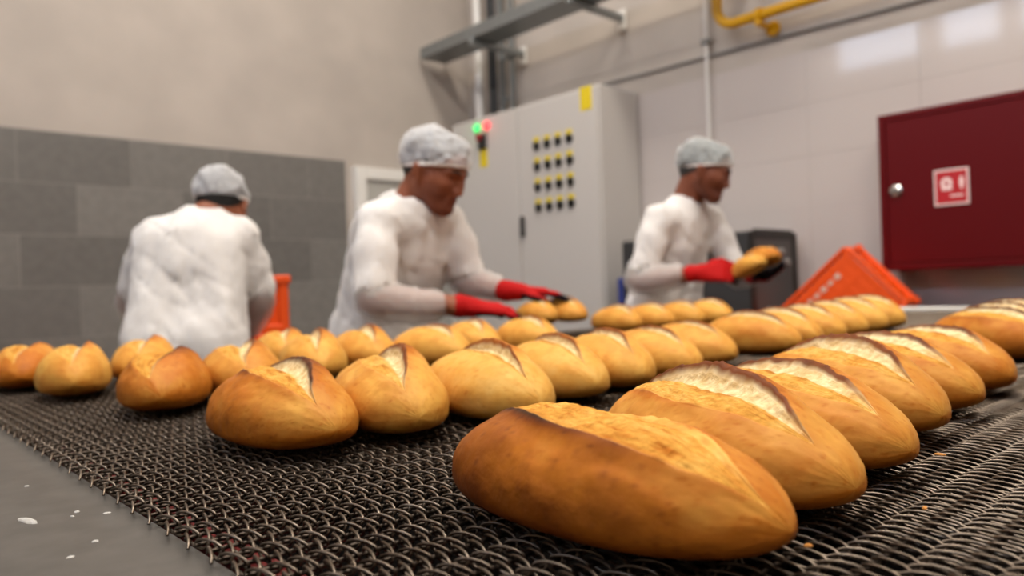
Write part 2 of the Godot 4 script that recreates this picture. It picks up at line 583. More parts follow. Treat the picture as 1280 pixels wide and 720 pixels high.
# ------------------------------------------------------------------ grey control cabinet
func build_control_cabinet() -> void:
	var c := thing("control_cabinet", Vector3(-3.95, 0, -3.98), "tall light grey electrical control cabinet with sixteen knobs", "control cabinet")
	put("plinth", box_mesh(Vector3(1.50, 0.2, 0.38), 0.004), M.machine_dark, c, T(0, 0.1, 0))
	put("body", box_mesh(Vector3(1.53, 2.215, 0.40), 0.006), M.cabinet_grey, c, T(0, 1.3075, -0.005))
	for s in [-1.0, 1.0]:
		var d := put("door", box_mesh(Vector3(0.748, 2.18, 0.022), 0.005), M.cabinet_grey, c, T(s * 0.379, 1.3075, 0.206))
		if s < 0:
			put("handle", box_mesh(Vector3(0.03, 0.15, 0.03), 0.008), M.black_plastic, d, T(-0.345, 0.23, 0.026)).set_meta("label", "black door handle")
		else:
			put("handle", box_mesh(Vector3(0.035, 0.15, 0.03), 0.008), M.black_plastic, d, T(-0.345, 0.23, 0.026)).set_meta("label", "black door handle")
	var zf := 0.217
	var spec := [["green", Color(0.25, 0.85, 0.45), -0.438], ["red", Color(1.0, 0.32, 0.34), -0.328]]
	for k in 2:
		var col: Color = spec[k][1]
		var lm := mat("lamp_" + spec[k][0], col, 0.3)
		lm.emission_enabled = true
		lm.emission = col
		lm.emission_energy_multiplier = 0.9
		var px: float = spec[k][2]
		var lamp := put("indicator_lamp", lathe_mesh([Vector2(0.0, 0.026), Vector2(0.022, 0.024), Vector2(0.034, 0.014), Vector2(0.036, 0.0)], 24, Transform3D(Basis(Vector3(1, 0, 0), PI / 2), Vector3(px, 2.334, zf))), lm, c)
		lamp.set_meta("label", "lit %s indicator lamp" % spec[k][0])
		var ol := OmniLight3D.new()
		ol.name = "indicator_light"
		ol.position = Vector3(px, 2.334, zf + 0.05)
		ol.light_color = col
		ol.light_energy = 0.004
		ol.light_size = 0.03
		ol.omni_range = 12.0
		ol.omni_attenuation = 2.0
		ol.shadow_enabled = true
		c.add_child(ol, true)
	put("stop_box", box_mesh(Vector3(0.085, 0.115, 0.03), 0.006), M.black_plastic, c, T(-0.375, 2.222, zf + 0.015))
	put("stop_button", lathe_mesh([Vector2(0.0, 0.03), Vector2(0.024, 0.03), Vector2(0.032, 0.022), Vector2(0.032, 0.012), Vector2(0.016, 0.008), Vector2(0.016, 0.0)], 24, Transform3D(Basis(Vector3(1, 0, 0), PI / 2), Vector3(-0.375, 2.25, zf + 0.03))), M.button_red, c).set_meta("label", "red stop button")
	put("warning_label", box_mesh(Vector3(0.085, 0.145, 0.003), 0.0005), M.tag_yellow, c, T(-0.378, 2.10, zf + 0.0015)).set_meta("label", "yellow label under the stop button")
	put("warning_label", box_mesh(Vector3(0.10, 0.155, 0.003), 0.0005), M.tag_yellow, c, T(0.668, 2.335, zf + 0.0015)).set_meta("label", "yellow label at the top corner")
	var knob := begin()
	var kx := Transform3D(Basis(Vector3(1, 0, 0), PI / 2), Vector3.ZERO)
	lathe(knob, kx, [Vector2(0.0, 0.012), Vector2(0.029, 0.012), Vector2(0.033, 0.006), Vector2(0.033, 0.0)], 20)
	box(knob, T(0, 0, 0.022), Vector3(0.013, 0.05, 0.024), 0.003)
	var km: ArrayMesh = knob.commit()
	var lb := box_mesh(Vector3(0.058, 0.03, 0.003), 0.0005)
	for r in 4:
		for q in 4:
			var x := 0.195 + 0.104 * q
			var y := 2.095 - 0.1455 * r
			put("rotary_switch", km, M.black_plastic, c, T(x, y, zf))
			put("switch_tag", lb, M.tag_yellow, c, T(x, y + 0.048, zf + 0.0015))


# ------------------------------------------------------------------ dark machine behind the right baker
func build_machine() -> void:
	var c := thing("dark_machine", Vector3(-2.49, 0, -3.885), "dark grey machine with silver knobs behind the right baker", "machine")
	put("housing", box_mesh(Vector3(0.86, 1.30, 0.52), 0.012), M.machine_dark, c, T(0, 0.71, 0))
	put("foot", box_mesh(Vector3(0.80, 0.06, 0.46), 0.004), M.black_plastic, c, T(0, 0.03, 0))
	put("control_panel", box_mesh(Vector3(0.012, 0.62, 0.42), 0.004), M.machine_panel, c, T(0.427, 1.02, 0.0))
	var fr := begin()
	for s in [-1.0, 1.0]:
		box(fr, T(0.430, 1.02, s * 0.232), Vector3(0.016, 0.68, 0.05), 0.004)
		box(fr, T(0.430, 1.02 + s * 0.327, 0.0), Vector3(0.016, 0.05, 0.42), 0.004)
	put("panel_frame", fr.commit(), M.black_plastic, c)
	for p in [[1.25, 0.05], [1.25, -0.06], [1.19, -0.12], [1.17, -0.02]]:
		put("knob", lathe_mesh([Vector2(0.0, 0.026), Vector2(0.016, 0.026), Vector2(0.021, 0.018), Vector2(0.023, 0.0)], 18, Transform3D(Basis(Vector3(0, 0, 1), -PI / 2), Vector3(0.433, p[0], p[1]))), M.grey_plastic, c)
	put("knob", lathe_mesh([Vector2(0.0, 0.016), Vector2(0.016, 0.016), Vector2(0.02, 0.0)], 18, Transform3D(Basis(Vector3(0, 0, 1), -PI / 2), Vector3(0.433, 1.245, 0.14))), M.button_red, c)
	put("gauge", lathe_mesh([Vector2(0.0, 0.02), Vector2(0.02, 0.02), Vector2(0.026, 0.012), Vector2(0.028, 0.0)], 20, Transform3D(Basis(Vector3(1, 0, 0), PI / 2), Vector3(0.33, 1.27, 0.26))), M.grey_plastic, c)
	put("side_case", box_mesh(Vector3(0.06, 0.22, 0.2), 0.01), M.blue_plastic, c, T(-0.46, 1.03, 0.14)).set_meta("label", "blue plastic case on the side")


# ------------------------------------------------------------------ the wire belt
const X0 := -1.86
const X1 := 0.56
const Z0 := -0.178
const Z1 := -3.50
const PITCH := 0.0137
const STEP := 0.020


func spiral_mesh(hand: float) -> ArrayMesh:
	var loops := int((Z0 - Z1) / PITCH)
	var seg := 12
	var sides := 5
	var r := 0.00122
	var pts := PackedVector3Array()
	for i in loops * seg + 1:
		var a := TAU * i / seg
		var c := cos(a)
		var s := sin(a)
		var jit := 0.0003 * sin(i * 12.9898)
		pts.append(Vector3(hand * 0.0128 * signf(c) * pow(absf(c), 0.95), 0.0046 * signf(s) * pow(absf(s), 0.9) + jit, -PITCH * (float(i) / seg - 0.45 * c / TAU)))
	var v := PackedVector3Array()
	var nn := PackedVector3Array()
	var idx := PackedInt32Array()
	var n := pts.size()
	for i in n:
		var d := (pts[mini(i + 1, n - 1)] - pts[maxi(i - 1, 0)]).normalized()
		var side := d.cross(Vector3(0, 0, 1)).normalized()
		var up := d.cross(side)
		for k in sides:
			var t := TAU * k / sides
			var q := side * cos(t) + up * sin(t)
			v.append(pts[i] + q * r)
			nn.append(q)
	for i in n - 1:
		for k in sides:
			var a := i * sides + k
			var b := i * sides + (k + 1) % sides
			idx.append_array(PackedInt32Array([a, b + sides, b, a, a + sides, b + sides]))
	return arrays_mesh(v, nn, PackedColorArray(), idx)


func rod_mesh() -> ArrayMesh:
	var pts := []
	var n := 240
	for i in n + 1:
		var z := (Z1 - Z0) * i / n
		pts.append(Vector3(0, 0.0005 * sin(i * 2.1), z))
	return tube_mesh(pts, 0.0015, 6)


func build_conveyor() -> void:
	var belt := thing("wire_belt", Vector3(0, BELT, 0), "woven steel wire conveyor belt carrying the loaves", "conveyor belt")
	var yc := -0.0046 - 0.00122
	var sp := [spiral_mesh(1.0), spiral_mesh(-1.0)]
	var rod := rod_mesh()
	var n := int((X1 - X0) / STEP)
	for i in n:
		var x := X0 + STEP * i
		put("cross_rod", rod, M.rod_dark, belt, T(x, yc, Z0 - 0.005))
		put("wire_spiral", sp[i % 2], M.wire, belt, T(x + STEP / 2.0, yc, Z0 - (0.0 if i % 2 == 0 else PITCH * 0.5)))
	# frame that carries it
	var f := thing("conveyor_frame", Vector3(0, 0, 0), "steel conveyor frame with a smooth grey side plate beside the belt", "conveyor frame")
	put("side_plate", box_mesh(Vector3(3.1, 0.004, 0.80), 0.001), M.steel_plate, f, T(-0.33, BELT - 0.0125, 0.213)).set_meta("label", "smooth grey steel plate along the belt edge")
	put("plate_skirt", box_mesh(Vector3(3.1, 0.3, 0.01), 0.002), M.frame_dark, f, T(-0.33, BELT - 0.17, -0.155))
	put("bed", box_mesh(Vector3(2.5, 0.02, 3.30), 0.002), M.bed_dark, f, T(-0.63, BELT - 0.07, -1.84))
	for z in [-0.245, -1.1, -1.9, -2.7]:
		put("support_bar", box_mesh(Vector3(2.5, 0.02, 0.02), 0.003), M.beam_red, f, T(-0.63, BELT - 0.050, z))
	put("far_rail", box_mesh(Vector3(2.6, 0.045, 0.05), 0.008), M.rail_steel, f, T(-0.62, BELT - 0.007, -3.545))
	put("far_side", box_mesh(Vector3(2.6, 0.36, 0.03), 0.004), M.frame_dark, f, T(-0.62, BELT - 0.21, -3.545))
	put("end_roller", tube_mesh([Vector3(X0 - 0.012, BELT - 0.056, -0.17), Vector3(X0 - 0.012, BELT - 0.056, -3.5)], 0.035, 20), M.chrome, f)
	put("end_plate", box_mesh(Vector3(0.01, 0.3, 3.36), 0.002), M.frame_dark, f, T(X0 - 0.06, BELT - 0.26, -1.85))
	for x in [-1.7, -0.6, 0.5]:
		for z in [-0.17, -3.52]:
			put("leg", box_mesh(Vector3(0.07, 0.62, 0.07), 0.004), M.frame_dark, f, T(x, 0.31, z))
	for x in [-1.7, 1.1]:
		put("leg", box_mesh(Vector3(0.05, BELT - 0.0145, 0.05), 0.004), M.frame_dark, f, T(x, (BELT - 0.0145) / 2.0, 0.55))


# ------------------------------------------------------------------ orange crates
func crate_parts(o: Node3D) -> void:
	var L := 0.60
	var W := 0.40
	var H := 0.25
	var rim := begin()
	for s in [-1.0, 1.0]:
		box(rim, T(0, H - 0.018, s * (W / 2 - 0.012)), Vector3(L + 0.02, 0.036, 0.036), 0.006)
		box(rim, T(s * (L / 2 - 0.012), H - 0.018, 0), Vector3(0.036, 0.036, W - 0.048), 0.006)
		box(rim, T(0, 0.02, s * (W / 2 - 0.010)), Vector3(L - 0.02, 0.04, 0.02), 0.005)
		box(rim, T(s * (L / 2 - 0.010), 0.02, 0), Vector3(0.02, 0.04, W - 0.06), 0.005)
		box(rim, T(0, 0.125, s * (W / 2 - 0.016)), Vector3(L - 0.03, 0.20, 0.005), 0.001)
		box(rim, T(s * (L / 2 - 0.016), 0.125, 0), Vector3(0.005, 0.20, W - 0.04), 0.001)
		for q in [-1.0, 1.0]:
			box(rim, T(s * (L / 2 - 0.024), H / 2, q * (W / 2 - 0.024)), Vector3(0.046, H - 0.012, 0.046), 0.012)
	put("rim_and_posts", rim.commit(), M.crate_orange, o)
	var sl := begin()
	for s in [-1.0, 1.0]:
		for i in 10:
			box(sl, T(-0.225 + 0.05 * i, 0.125, s * (W / 2 - 0.010)), Vector3(0.022, 0.20, 0.008), 0.002)
		for i in 5:
			box(sl, T(s * (L / 2 - 0.010), 0.09, -0.12 + 0.06 * i), Vector3(0.008, 0.13, 0.024), 0.002)
	tag(put("wall_slats", sl.commit(), M.crate_orange, o), "", "", "", "stuff")
	var fl := begin()
	for i in 12:
		box(fl, T(-0.264 + 0.048 * i, 0.008, 0), Vector3(0.026, 0.012, W - 0.05), 0.002)
	for i in 4:
		box(fl, T(0, 0.006, -0.15 + 0.1 * i), Vector3(L - 0.05, 0.010, 0.02), 0.002)
	box(fl, T(0, 0.006, 0), Vector3(L - 0.06, 0.006, W - 0.06), 0.001)
	put("base_grid", fl.commit(), M.crate_orange, o)


func crate(at: Transform3D, label: String, group := "") -> Node3D:
	var o := thing("bread_crate", at.origin, label, "crate", group)
	o.transform = at
	crate_parts(o)
	return o


func build_crates() -> void:
	# stack behind the left baker; only the upper ones can be seen
	var b := Basis(Vector3.UP, deg_to_rad(64.0))
	var p := Vector3(-3.335, 0.0, -1.31)
	var dolly := thing("crate_dolly", p, "low wheeled dolly under the crate stack beyond the left baker", "dolly")
	dolly.transform.basis = b
	put("deck", box_mesh(Vector3(0.60, 0.05, 0.40), 0.006), M.grey_plastic, dolly, T(0, 0.163, 0))
	for s in [-1.0, 1.0]:
		for q in [-1.0, 1.0]:
			put("wheel", lathe_mesh([Vector2(0.0, 0.014), Vector2(0.050, 0.014), Vector2(0.055, 0.009), Vector2(0.055, -0.009), Vector2(0.050, -0.014), Vector2(0.0, -0.014)], 20, Transform3D(Basis(Vector3(1, 0, 0), PI / 2), Vector3(s * 0.23, 0.055, q * 0.15))), M.black_plastic, dolly)
			put("wheel_fork", box_mesh(Vector3(0.03, 0.09, 0.045), 0.003), M.galvanised, dolly, T(s * 0.23, 0.094, q * 0.15))
	var labs := ["orange plastic crate at the foot of the stack beyond the left baker", "second orange crate up in the stack beyond the left baker", "orange crate just under the top one beyond the left baker", "orange plastic crate on top of the stack beyond the left baker"]
	for i in 4: crate(Transform3D(b, p + Vector3(0, 0.188 + 0.2505 * i, 0)), labs[i], "crates stacked behind the left baker")
	# tilted one between the belt and the wall, balanced on a short pile
	var pal := thing("pallet", Vector3(-1.70, 0, -3.87), "low grey plastic pallet under the crates by the wall", "pallet")
	for s in [-1.0, 0.0, 1.0]: put("runner", box_mesh(Vector3(0.62, 0.036, 0.05), 0.003), M.grey_plastic, pal, T(0, 0.018, s * 0.17))
	for i in 6: put("deck_board", box_mesh(Vector3(0.085, 0.016, 0.42), 0.002), M.grey_plastic, pal, T(-0.26 + 0.104 * i, 0.044, 0))
	crate(Transform3D(Basis(Vector3.UP, deg_to_rad(4.0)), Vector3(-1.70, 0.052, -3.87)), "upright orange crate on the pallet at the foot of the pile by the wall", "crates piled by the tiled wall")
	crate(Transform3D(Basis(Vector3.UP, deg_to_rad(3.0)), Vector3(-1.70, 0.303, -3.87)), "upright orange crate directly under the tilted one by the wall", "crates piled by the tiled wall")
	var hor := Vector3(1, 0, 0).rotated(Vector3.UP, deg_to_rad(8.0))
	var deep := Vector3(0, 0, -1).rotated(Vector3.UP, deg_to_rad(8.0))
	var xa := hor * cos(deg_to_rad(43.0)) + Vector3.UP * sin(deg_to_rad(43.0))
	var t := crate(Transform3D(Basis(xa, deep, xa.cross(deep)), Vector3(-1.675, 0.905, -3.70)), "orange crate tilted up on its corner between belt and white wall", "")
	var st := begin()
	for i in 5:
		box(st, T(-0.02 + 0.046 * i, 0.0002, 0.115), Vector3(0.030, 0.002, 0.026 - 0.006 * (i % 2)), 0.0004)
	put("white_print", st.commit(), M.print_white, t)


# ------------------------------------------------------------------ signed distance fields, meshed as surface nets
class Field:
	var lo: Vector3
	var cell: float
	var n: Vector3i
	var d: PackedFloat32Array

	func _init(a: Vector3, b: Vector3, c: float) -> void:
		lo = a
		cell = c
		n = Vector3i(((b - a) / c).ceil()) + Vector3i.ONE
		d.resize(n.x * n.y * n.z)
		d.fill(1.0)

	func bone(a: Vector3, b: Vector3, ra: float, rb: float, k := 0.02) -> void:
		var m := maxf(ra, rb) + k + 3.0 * cell
		var l := ((a.min(b) - Vector3.ONE * m - lo) / cell).floor()
		var h := ((a.max(b) + Vector3.ONE * m - lo) / cell).ceil()
		var ba := b - a
		var ll := maxf(ba.length_squared(), 1e-9)
		for z in range(maxi(0, int(l.z)), mini(n.z, int(h.z) + 1)):
			for y in range(maxi(0, int(l.y)), mini(n.y, int(h.y) + 1)):
				var row := (z * n.y + y) * n.x
				for x in range(maxi(0, int(l.x)), mini(n.x, int(h.x) + 1)):
					var pa := lo + Vector3(x, y, z) * cell - a
					var t := clampf(pa.dot(ba) / ll, 0.0, 1.0)
					var v := (pa - ba * t).length() - lerpf(ra, rb, t)
					var o := d[row + x]
					var g := maxf(k - absf(v - o), 0.0) / k
					d[row + x] = minf(v, o) - g * g * k * 0.25

	func chain(pts: Array, rs: Array, k := 0.02) -> void:
		for i in pts.size() - 1: bone(pts[i], pts[i + 1], rs[i], rs[i + 1], k)

	func cut(at: Vector3, normal: Vector3) -> void:  # keeps the side that the normal points away from
		for z in n.z:
			for y in n.y:
				var row := (z * n.y + y) * n.x
				for x in n.x:
					var v := (lo + Vector3(x, y, z) * cell - at).dot(normal)
					if v > d[row + x]: d[row + x] = v

	func hollow(at: Vector3, b: Vector3, r: float) -> void:  # takes a capsule away
		var ba := b - at
		var ll := maxf(ba.length_squared(), 1e-9)
		for z in n.z:
			for y in n.y:
				var row := (z * n.y + y) * n.x
				for x in n.x:
					var pa := lo + Vector3(x, y, z) * cell - at
					var t := clampf(pa.dot(ba) / ll, 0.0, 1.0)
					var v := r - (pa - ba * t).length()
					if v > d[row + x]: d[row + x] = v

	func wrinkle(noise: FastNoiseLite, amp: float, scale: Vector3) -> void:
		for z in n.z:
			for y in n.y:
				var row := (z * n.y + y) * n.x
				for x in n.x:
					if absf(d[row + x]) < 3.0 * cell + amp:
						var p := (lo + Vector3(x, y, z) * cell) * scale
						d[row + x] += amp * noise.get_noise_3d(p.x, p.y, p.z)

	func crease(noise: FastNoiseLite, amp: float, scale: Vector3, slant: float) -> void:  # sharp folds where the noise changes sign
		for z in n.z:
			for y in n.y:
				var row := (z * n.y + y) * n.x
				for x in n.x:
					if absf(d[row + x]) < 3.0 * cell + amp:
						var p := lo + Vector3(x, y, z) * cell
						var q := Vector3(p.x + slant * p.y, p.y, p.z - slant * p.y) * scale
						d[row + x] += amp * maxf(0.0, 0.16 - absf(noise.get_noise_3d(q.x, q.y, q.z))) * 6.0

	func at(i: int, j: int, k: int) -> float:
		return d[(clampi(k, 0, n.z - 1) * n.y + clampi(j, 0, n.y - 1)) * n.x + clampi(i, 0, n.x - 1)]

	func mesh_into(v: PackedVector3Array, nn: PackedVector3Array, idx: PackedInt32Array, origin: Vector3) -> Array:
		var ids := PackedInt32Array()
		ids.resize(d.size())
		ids.fill(-1)
		var sx := 1
		var sy := n.x
		var sz := n.x * n.y
		var off := [0, sx, sy, sx + sy, sz, sz + sx, sz + sy, sz + sx + sy]
		var lim := 5.0 * cell
		for k in n.z - 1:
			for j in n.y - 1:
				for i in n.x - 1:
					var c := k * sz + j * sy + i
					var v0 := d[c]
					if v0 > lim or v0 < -lim: continue
					var mask := 0
					for q in 8:
						if d[c + off[q]] < 0.0: mask |= 1 << q
					if mask == 0 or mask == 255: continue
					var sum := Vector3.ZERO
					var cnt := 0
					for q in 8:
						for ax in 3:
							if q & (1 << ax): continue
							var q2 := q | (1 << ax)
							var a := d[c + off[q]]
							var b := d[c + off[q2]]
							if (a < 0.0) != (b < 0.0):
								var p := Vector3(q & 1, (q >> 1) & 1, (q >> 2) & 1)
								p[ax] += a / (a - b)
								sum += p
								cnt += 1
					var w := sum / cnt + Vector3(i, j, k)
					ids[c] = v.size()
					v.append(lo + w * cell - origin)
					var ri := int(round(w.x))
					var rj := int(round(w.y))
					var rk := int(round(w.z))
					nn.append(Vector3(at(ri + 1, rj, rk) - at(ri - 1, rj, rk), at(ri, rj + 1, rk) - at(ri, rj - 1, rk), at(ri, rj, rk + 1) - at(ri, rj, rk - 1)).normalized())
		var st := [sx, sy, sz]
		for k in range(1, n.z - 1):
			for j in range(1, n.y - 1):
				for i in range(1, n.x - 1):
					var c := k * sz + j * sy + i
					var a := d[c]
					if a > lim or a < -lim: continue
					for ax in 3:
						var b := d[c + st[ax]]
						if (a < 0.0) == (b < 0.0): continue
						var s1: int = st[(ax + 1) % 3]
						var s2: int = st[(ax + 2) % 3]
						var q := [ids[c], ids[c - s1], ids[c - s1 - s2], ids[c - s2]]
						if q.min() < 0: continue
						if a < 0.0: idx.append_array(PackedInt32Array([q[0], q[2], q[1], q[0], q[3], q[2]]))
						else: idx.append_array(PackedInt32Array([q[0], q[1], q[2], q[0], q[2], q[3]]))
		return [v, nn, idx]


func field_mesh(fields: Array, origin: Vector3, paint = null) -> ArrayMesh:
	var v := PackedVector3Array()
	var nn := PackedVector3Array()
	var idx := PackedInt32Array()
	for f in fields:
		var r: Array = f.mesh_into(v, nn, idx, origin)
		v = r[0]
		nn = r[1]
		idx = r[2]
	var c := PackedColorArray()
	if paint != null:
		for i in v.size(): c.append(paint.call(v[i] + origin, nn[i]))
	return arrays_mesh(v, nn, c, idx)


# ------------------------------------------------------------------ people
func look(dir: Vector3, up := Vector3.UP) -> Basis:  # local +z looks along dir, +x is the figure's left
	var z := dir.normalized()
	var x := up.cross(z).normalized()
	return Basis(x, z.cross(x), z)


# a glove: hand frame with +z along the fingers, -y towards the palm, thumb on the side given
func glove_field(xf: Transform3D, thumb: float, curl: float, spread := 1.0) -> Field:
	var pts := []
	var f := Field.new(xf.origin - Vector3.ONE * 0.24, xf.origin + Vector3.ONE * 0.24, 0.0042)
	f.bone(xf * Vector3(0, 0, -0.040), xf * Vector3(0, 0, 0.0), 0.036, 0.030, 0.02)
	for x in [-0.026, -0.009, 0.009, 0.026]:
		f.bone(xf * Vector3(x * 0.7, 0, 0.0), xf * Vector3(x * 1.15, 0.002, 0.082), 0.018, 0.0145, 0.015)
	var base := [-0.033, -0.0115, 0.0115, 0.033]
	var len := [0.062, 0.078, 0.083, 0.072]
	for i in 4:
		var x: float = base[i] * thumb
		var l: float = len[i]
		var fan: float = base[i] * thumb * 3.2 * spread
		var p := Vector3(x, 0.002, 0.086)
		var a := curl * 0.5
		var chain := [xf * p]
		for s in 3:
			var seg: float = l * [0.45, 0.32, 0.26][s]
			p += Vector3(sin(fan) * cos(a), -sin(a), cos(fan) * cos(a)) * seg
			a += curl * [0.75, 0.6, 0.0][s]
			chain.append(xf * p)
		f.chain(chain, [0.0108, 0.0100, 0.0094, 0.0086], 0.006)
	var q := [Vector3(0.024 * thumb, -0.004, 0.022), Vector3(0.050 * thumb, -0.014, 0.050), Vector3(0.062 * thumb, -0.024, 0.080), Vector3(0.060 * thumb, -0.032, 0.102)]
	for i in 4: q[i] = xf * q[i]
	f.chain(q, [0.0155, 0.0130, 0.0112, 0.0095], 0.008)
	return f


func glove(o: Node3D, at: Vector3, dir: Vector3, palm_up: Vector3, thumb: float, curl: float) -> void:
	var b := look(dir, palm_up)
	var xf := Transform3D(b, at)
	var inv := xf.affine_inverse()
	var red := c8(176, 18, 15).srgb_to_linear()
	var blk := c8(22, 20, 22).srgb_to_linear()
	var paint := func(p: Vector3, nrm: Vector3) -> Color:
		var q := inv * p
		var ln := b.inverse() * nrm
		var k := q.y * 34.0 + ln.y * 0.60 - maxf(0.0, q.z - 0.105) * 20.0 + 0.24
		if q.z < 0.01: k = 1.0
		return red if k > 0.0 else blk
	put("glove", field_mesh([glove_field(xf, thumb, curl)], o.position, paint), M.glove, o).set_meta("label", "red knitted glove with black coated palm and fingertips")


func film_sleeve(o: Node3D, sh: Vector3, el: Vector3, wr: Vector3, ra: float, rb: float, film: Material) -> void:
	var c := Curve3D.new()
	var bend := (wr - sh).normalized() * 0.05
	c.add_point(el.lerp(sh, 0.24) - o.position)
	c.add_point(el - o.position, -bend, bend)
	c.add_point(wr.lerp(el, 0.16) - o.position)
	var pts := []
	var rs := []
	var l := c.get_baked_length()
	for i in 29:
		var t := i / 28.0
		pts.append(c.sample_baked(t * l, true))
		var puff := 1.0 + 0.22 * sin(PI * t) + 0.05 * sin(t * 31.0) + 0.04 * sin(t * 57.0 + 1.0)
		if i == 0 or i == 28: puff = 0.86
		rs.append(lerpf(ra, rb, t) * puff)
	put("sleeve_cover", tube_mesh(pts, rs, 24, false), film, o).set_meta("label", "thin translucent white sleeve cover")


func person(n: String, J: Dictionary, label: String) -> Node3D:
	var base: Vector3 = J.base
	var o := thing(n, base, label, "person", "")
	var shr: Vector3 = J.shr
	var shl: Vector3 = J.shl
	var r := (shr - shl)
	r.y = 0
	r = r.normalized()
	var pel: Vector3 = J.pelvis
	var chest: Vector3 = J.chest
	var neck: Vector3 = J.neck
	var fwd := Vector3.UP.cross(r)
	var hips := [pel + r * 0.09 + Vector3(0, -0.04, 0), pel - r * 0.09 + Vector3(0, -0.04, 0)]
	var feet := [Vector3(base.x, 0.07, base.z) + r * 0.12 - fwd * 0.02, Vector3(base.x, 0.07, base.z) - r * 0.12 - fwd * 0.02]
	var knees := [hips[0].lerp(feet[0], 0.5) + fwd * 0.03, hips[1].lerp(feet[1], 0.5) + fwd * 0.03]
	var arms := [[shr, J.elr, J.wrr], [shl, J.ell, J.wrl]]
	var hb := look(J.face, (J.headup if J.has("headup") else Vector3.UP))
	var hx := Transform3D(hb, J.head)
	# --- body: one surface, with grids of its own for the head
	var lo := Vector3(1e9, 0, 1e9)
	var hi := Vector3(-1e9, 0, -1e9)
	for p in [shr, shl, J.elr, J.ell, J.wrr, J.wrl, pel, neck, feet[0], feet[1]]:
		lo = lo.min(p)
		hi = hi.max(p)
	lo -= Vector3(0.2, 0.02, 0.2)
	hi += Vector3(0.2, 0.12, 0.2)
	lo.y = -0.02
	var body := Field.new(lo, hi, 0.016)
	for s in [-1.0, 1.0]:
		body.bone(chest + r * 0.07 * s, pel + r * 0.06 * s, 0.068, 0.072, 0.04)
	body.bone(shl.lerp(shr, 0.15), shl.lerp(shr, 0.85), 0.034, 0.034, 0.03)
	body.bone(neck - Vector3(0, 0.03, 0), neck.lerp(hx * Vector3(0, -0.05, -0.02), 0.6), 0.056, 0.054, 0.03)
	for a in arms: body.chain([a[0], a[1], a[2]], [0.040, 0.045, 0.032], 0.02)
	for i in 2:
		body.chain([hips[i], knees[i], feet[i]], [0.075, 0.055, 0.04], 0.03)
		body.bone(feet[i] - Vector3(0, 0.03, 0), feet[i] + fwd * 0.14 - Vector3(0, 0.04, 0), 0.035, 0.025, 0.03)
	var hc: Vector3 = J.head
	var hf := Field.new(hc - Vector3(0.17, 0.21, 0.17), hc + Vector3(0.17, 0.16, 0.17), 0.0062)
	hf.bone(hx * Vector3(0, 0.040, -0.038), hx * Vector3(0, 0.042, 0.014), 0.077, 0.074, 0.02)
	hf.bone(hx * Vector3(0, -0.005, 0.0), hx * Vector3(0, -0.02, 0.032), 0.070, 0.058, 0.03)
	hf.bone(hx * Vector3(0, -0.06, 0.032), hx * Vector3(0, -0.085, 0.060), 0.046, 0.034, 0.03)
	for s in [-1.0, 1.0]:
		hf.bone(hx * Vector3(0.058 * s, -0.045, -0.005), hx * Vector3(0.03 * s, -0.085, 0.055), 0.018, 0.018, 0.03)
		hf.bone(hx * Vector3(0.042 * s, -0.018, 0.062), hx * Vector3(0.052 * s, -0.012, 0.040), 0.024, 0.022, 0.035)
		hf.bone(hx * Vector3(0.012 * s, 0.027, 0.090), hx * Vector3(0.046 * s, 0.026, 0.074), 0.011, 0.010, 0.014)
		hf.bone(hx * Vector3(0.011 * s, -0.030, 0.102), hx * Vector3(0.010 * s, -0.030, 0.096), 0.009, 0.009, 0.008)
		hf.bone(hx * Vector3(0.080 * s, 0.008, -0.012), hx * Vector3(0.079 * s, -0.038, -0.002), 0.014, 0.010, 0.008)
		hf.bone(hx * Vector3(0.090 * s, 0.010, -0.020), hx * Vector3(0.090 * s, -0.022, -0.020), 0.008, 0.007, 0.006)
	hf.bone(hx * Vector3(0, 0.018, 0.090), hx * Vector3(0, -0.026, 0.106), 0.009, 0.0115, 0.014)
	hf.bone(hx * Vector3(-0.018, -0.053, 0.088), hx * Vector3(0.018, -0.053, 0.088), 0.007, 0.007, 0.014)
	hf.bone(hx * Vector3(-0.014, -0.064, 0.086), hx * Vector3(0.014, -0.064, 0.086), 0.008, 0.008, 0.014)
	hf.bone(hx * Vector3(-0.008, -0.092, 0.080), hx * Vector3(0.008, -0.092, 0.080), 0.018, 0.018, 0.02)
	hf.bone(hx * Vector3(0, -0.03, -0.035), neck, 0.056, 0.058, 0.03)
	for s in [-1.0, 1.0]:
		hf.hollow(hx * Vector3(0.030 * s, 0.010, 0.096), hx * Vector3(0.034 * s, 0.010, 0.094), 0.0125)
	var tone: Color = J.skin
	var inv := hx.affine_inverse()
	var paint := func(p: Vector3, _nn: Vector3) -> Color:
		var q := inv * p
		var c := tone
		if q.length() < 0.2:
			var beard := smoothstep(-0.03, -0.06, q.y) * smoothstep(-0.01, 0.03, q.z)
			c = c.lerp(Color(tone.r * 0.55, tone.g * 0.55, tone.b * 0.58), beard * 0.6)
			if absf(q.y + 0.058) < 0.008 and absf(q.x) < 0.017 and q.z > 0.085: c = Color(tone.r * 0.72, tone.g * 0.5, tone.b * 0.46)
		return c
	put("body", field_mesh([body, hf], base, paint), M.skin, o)
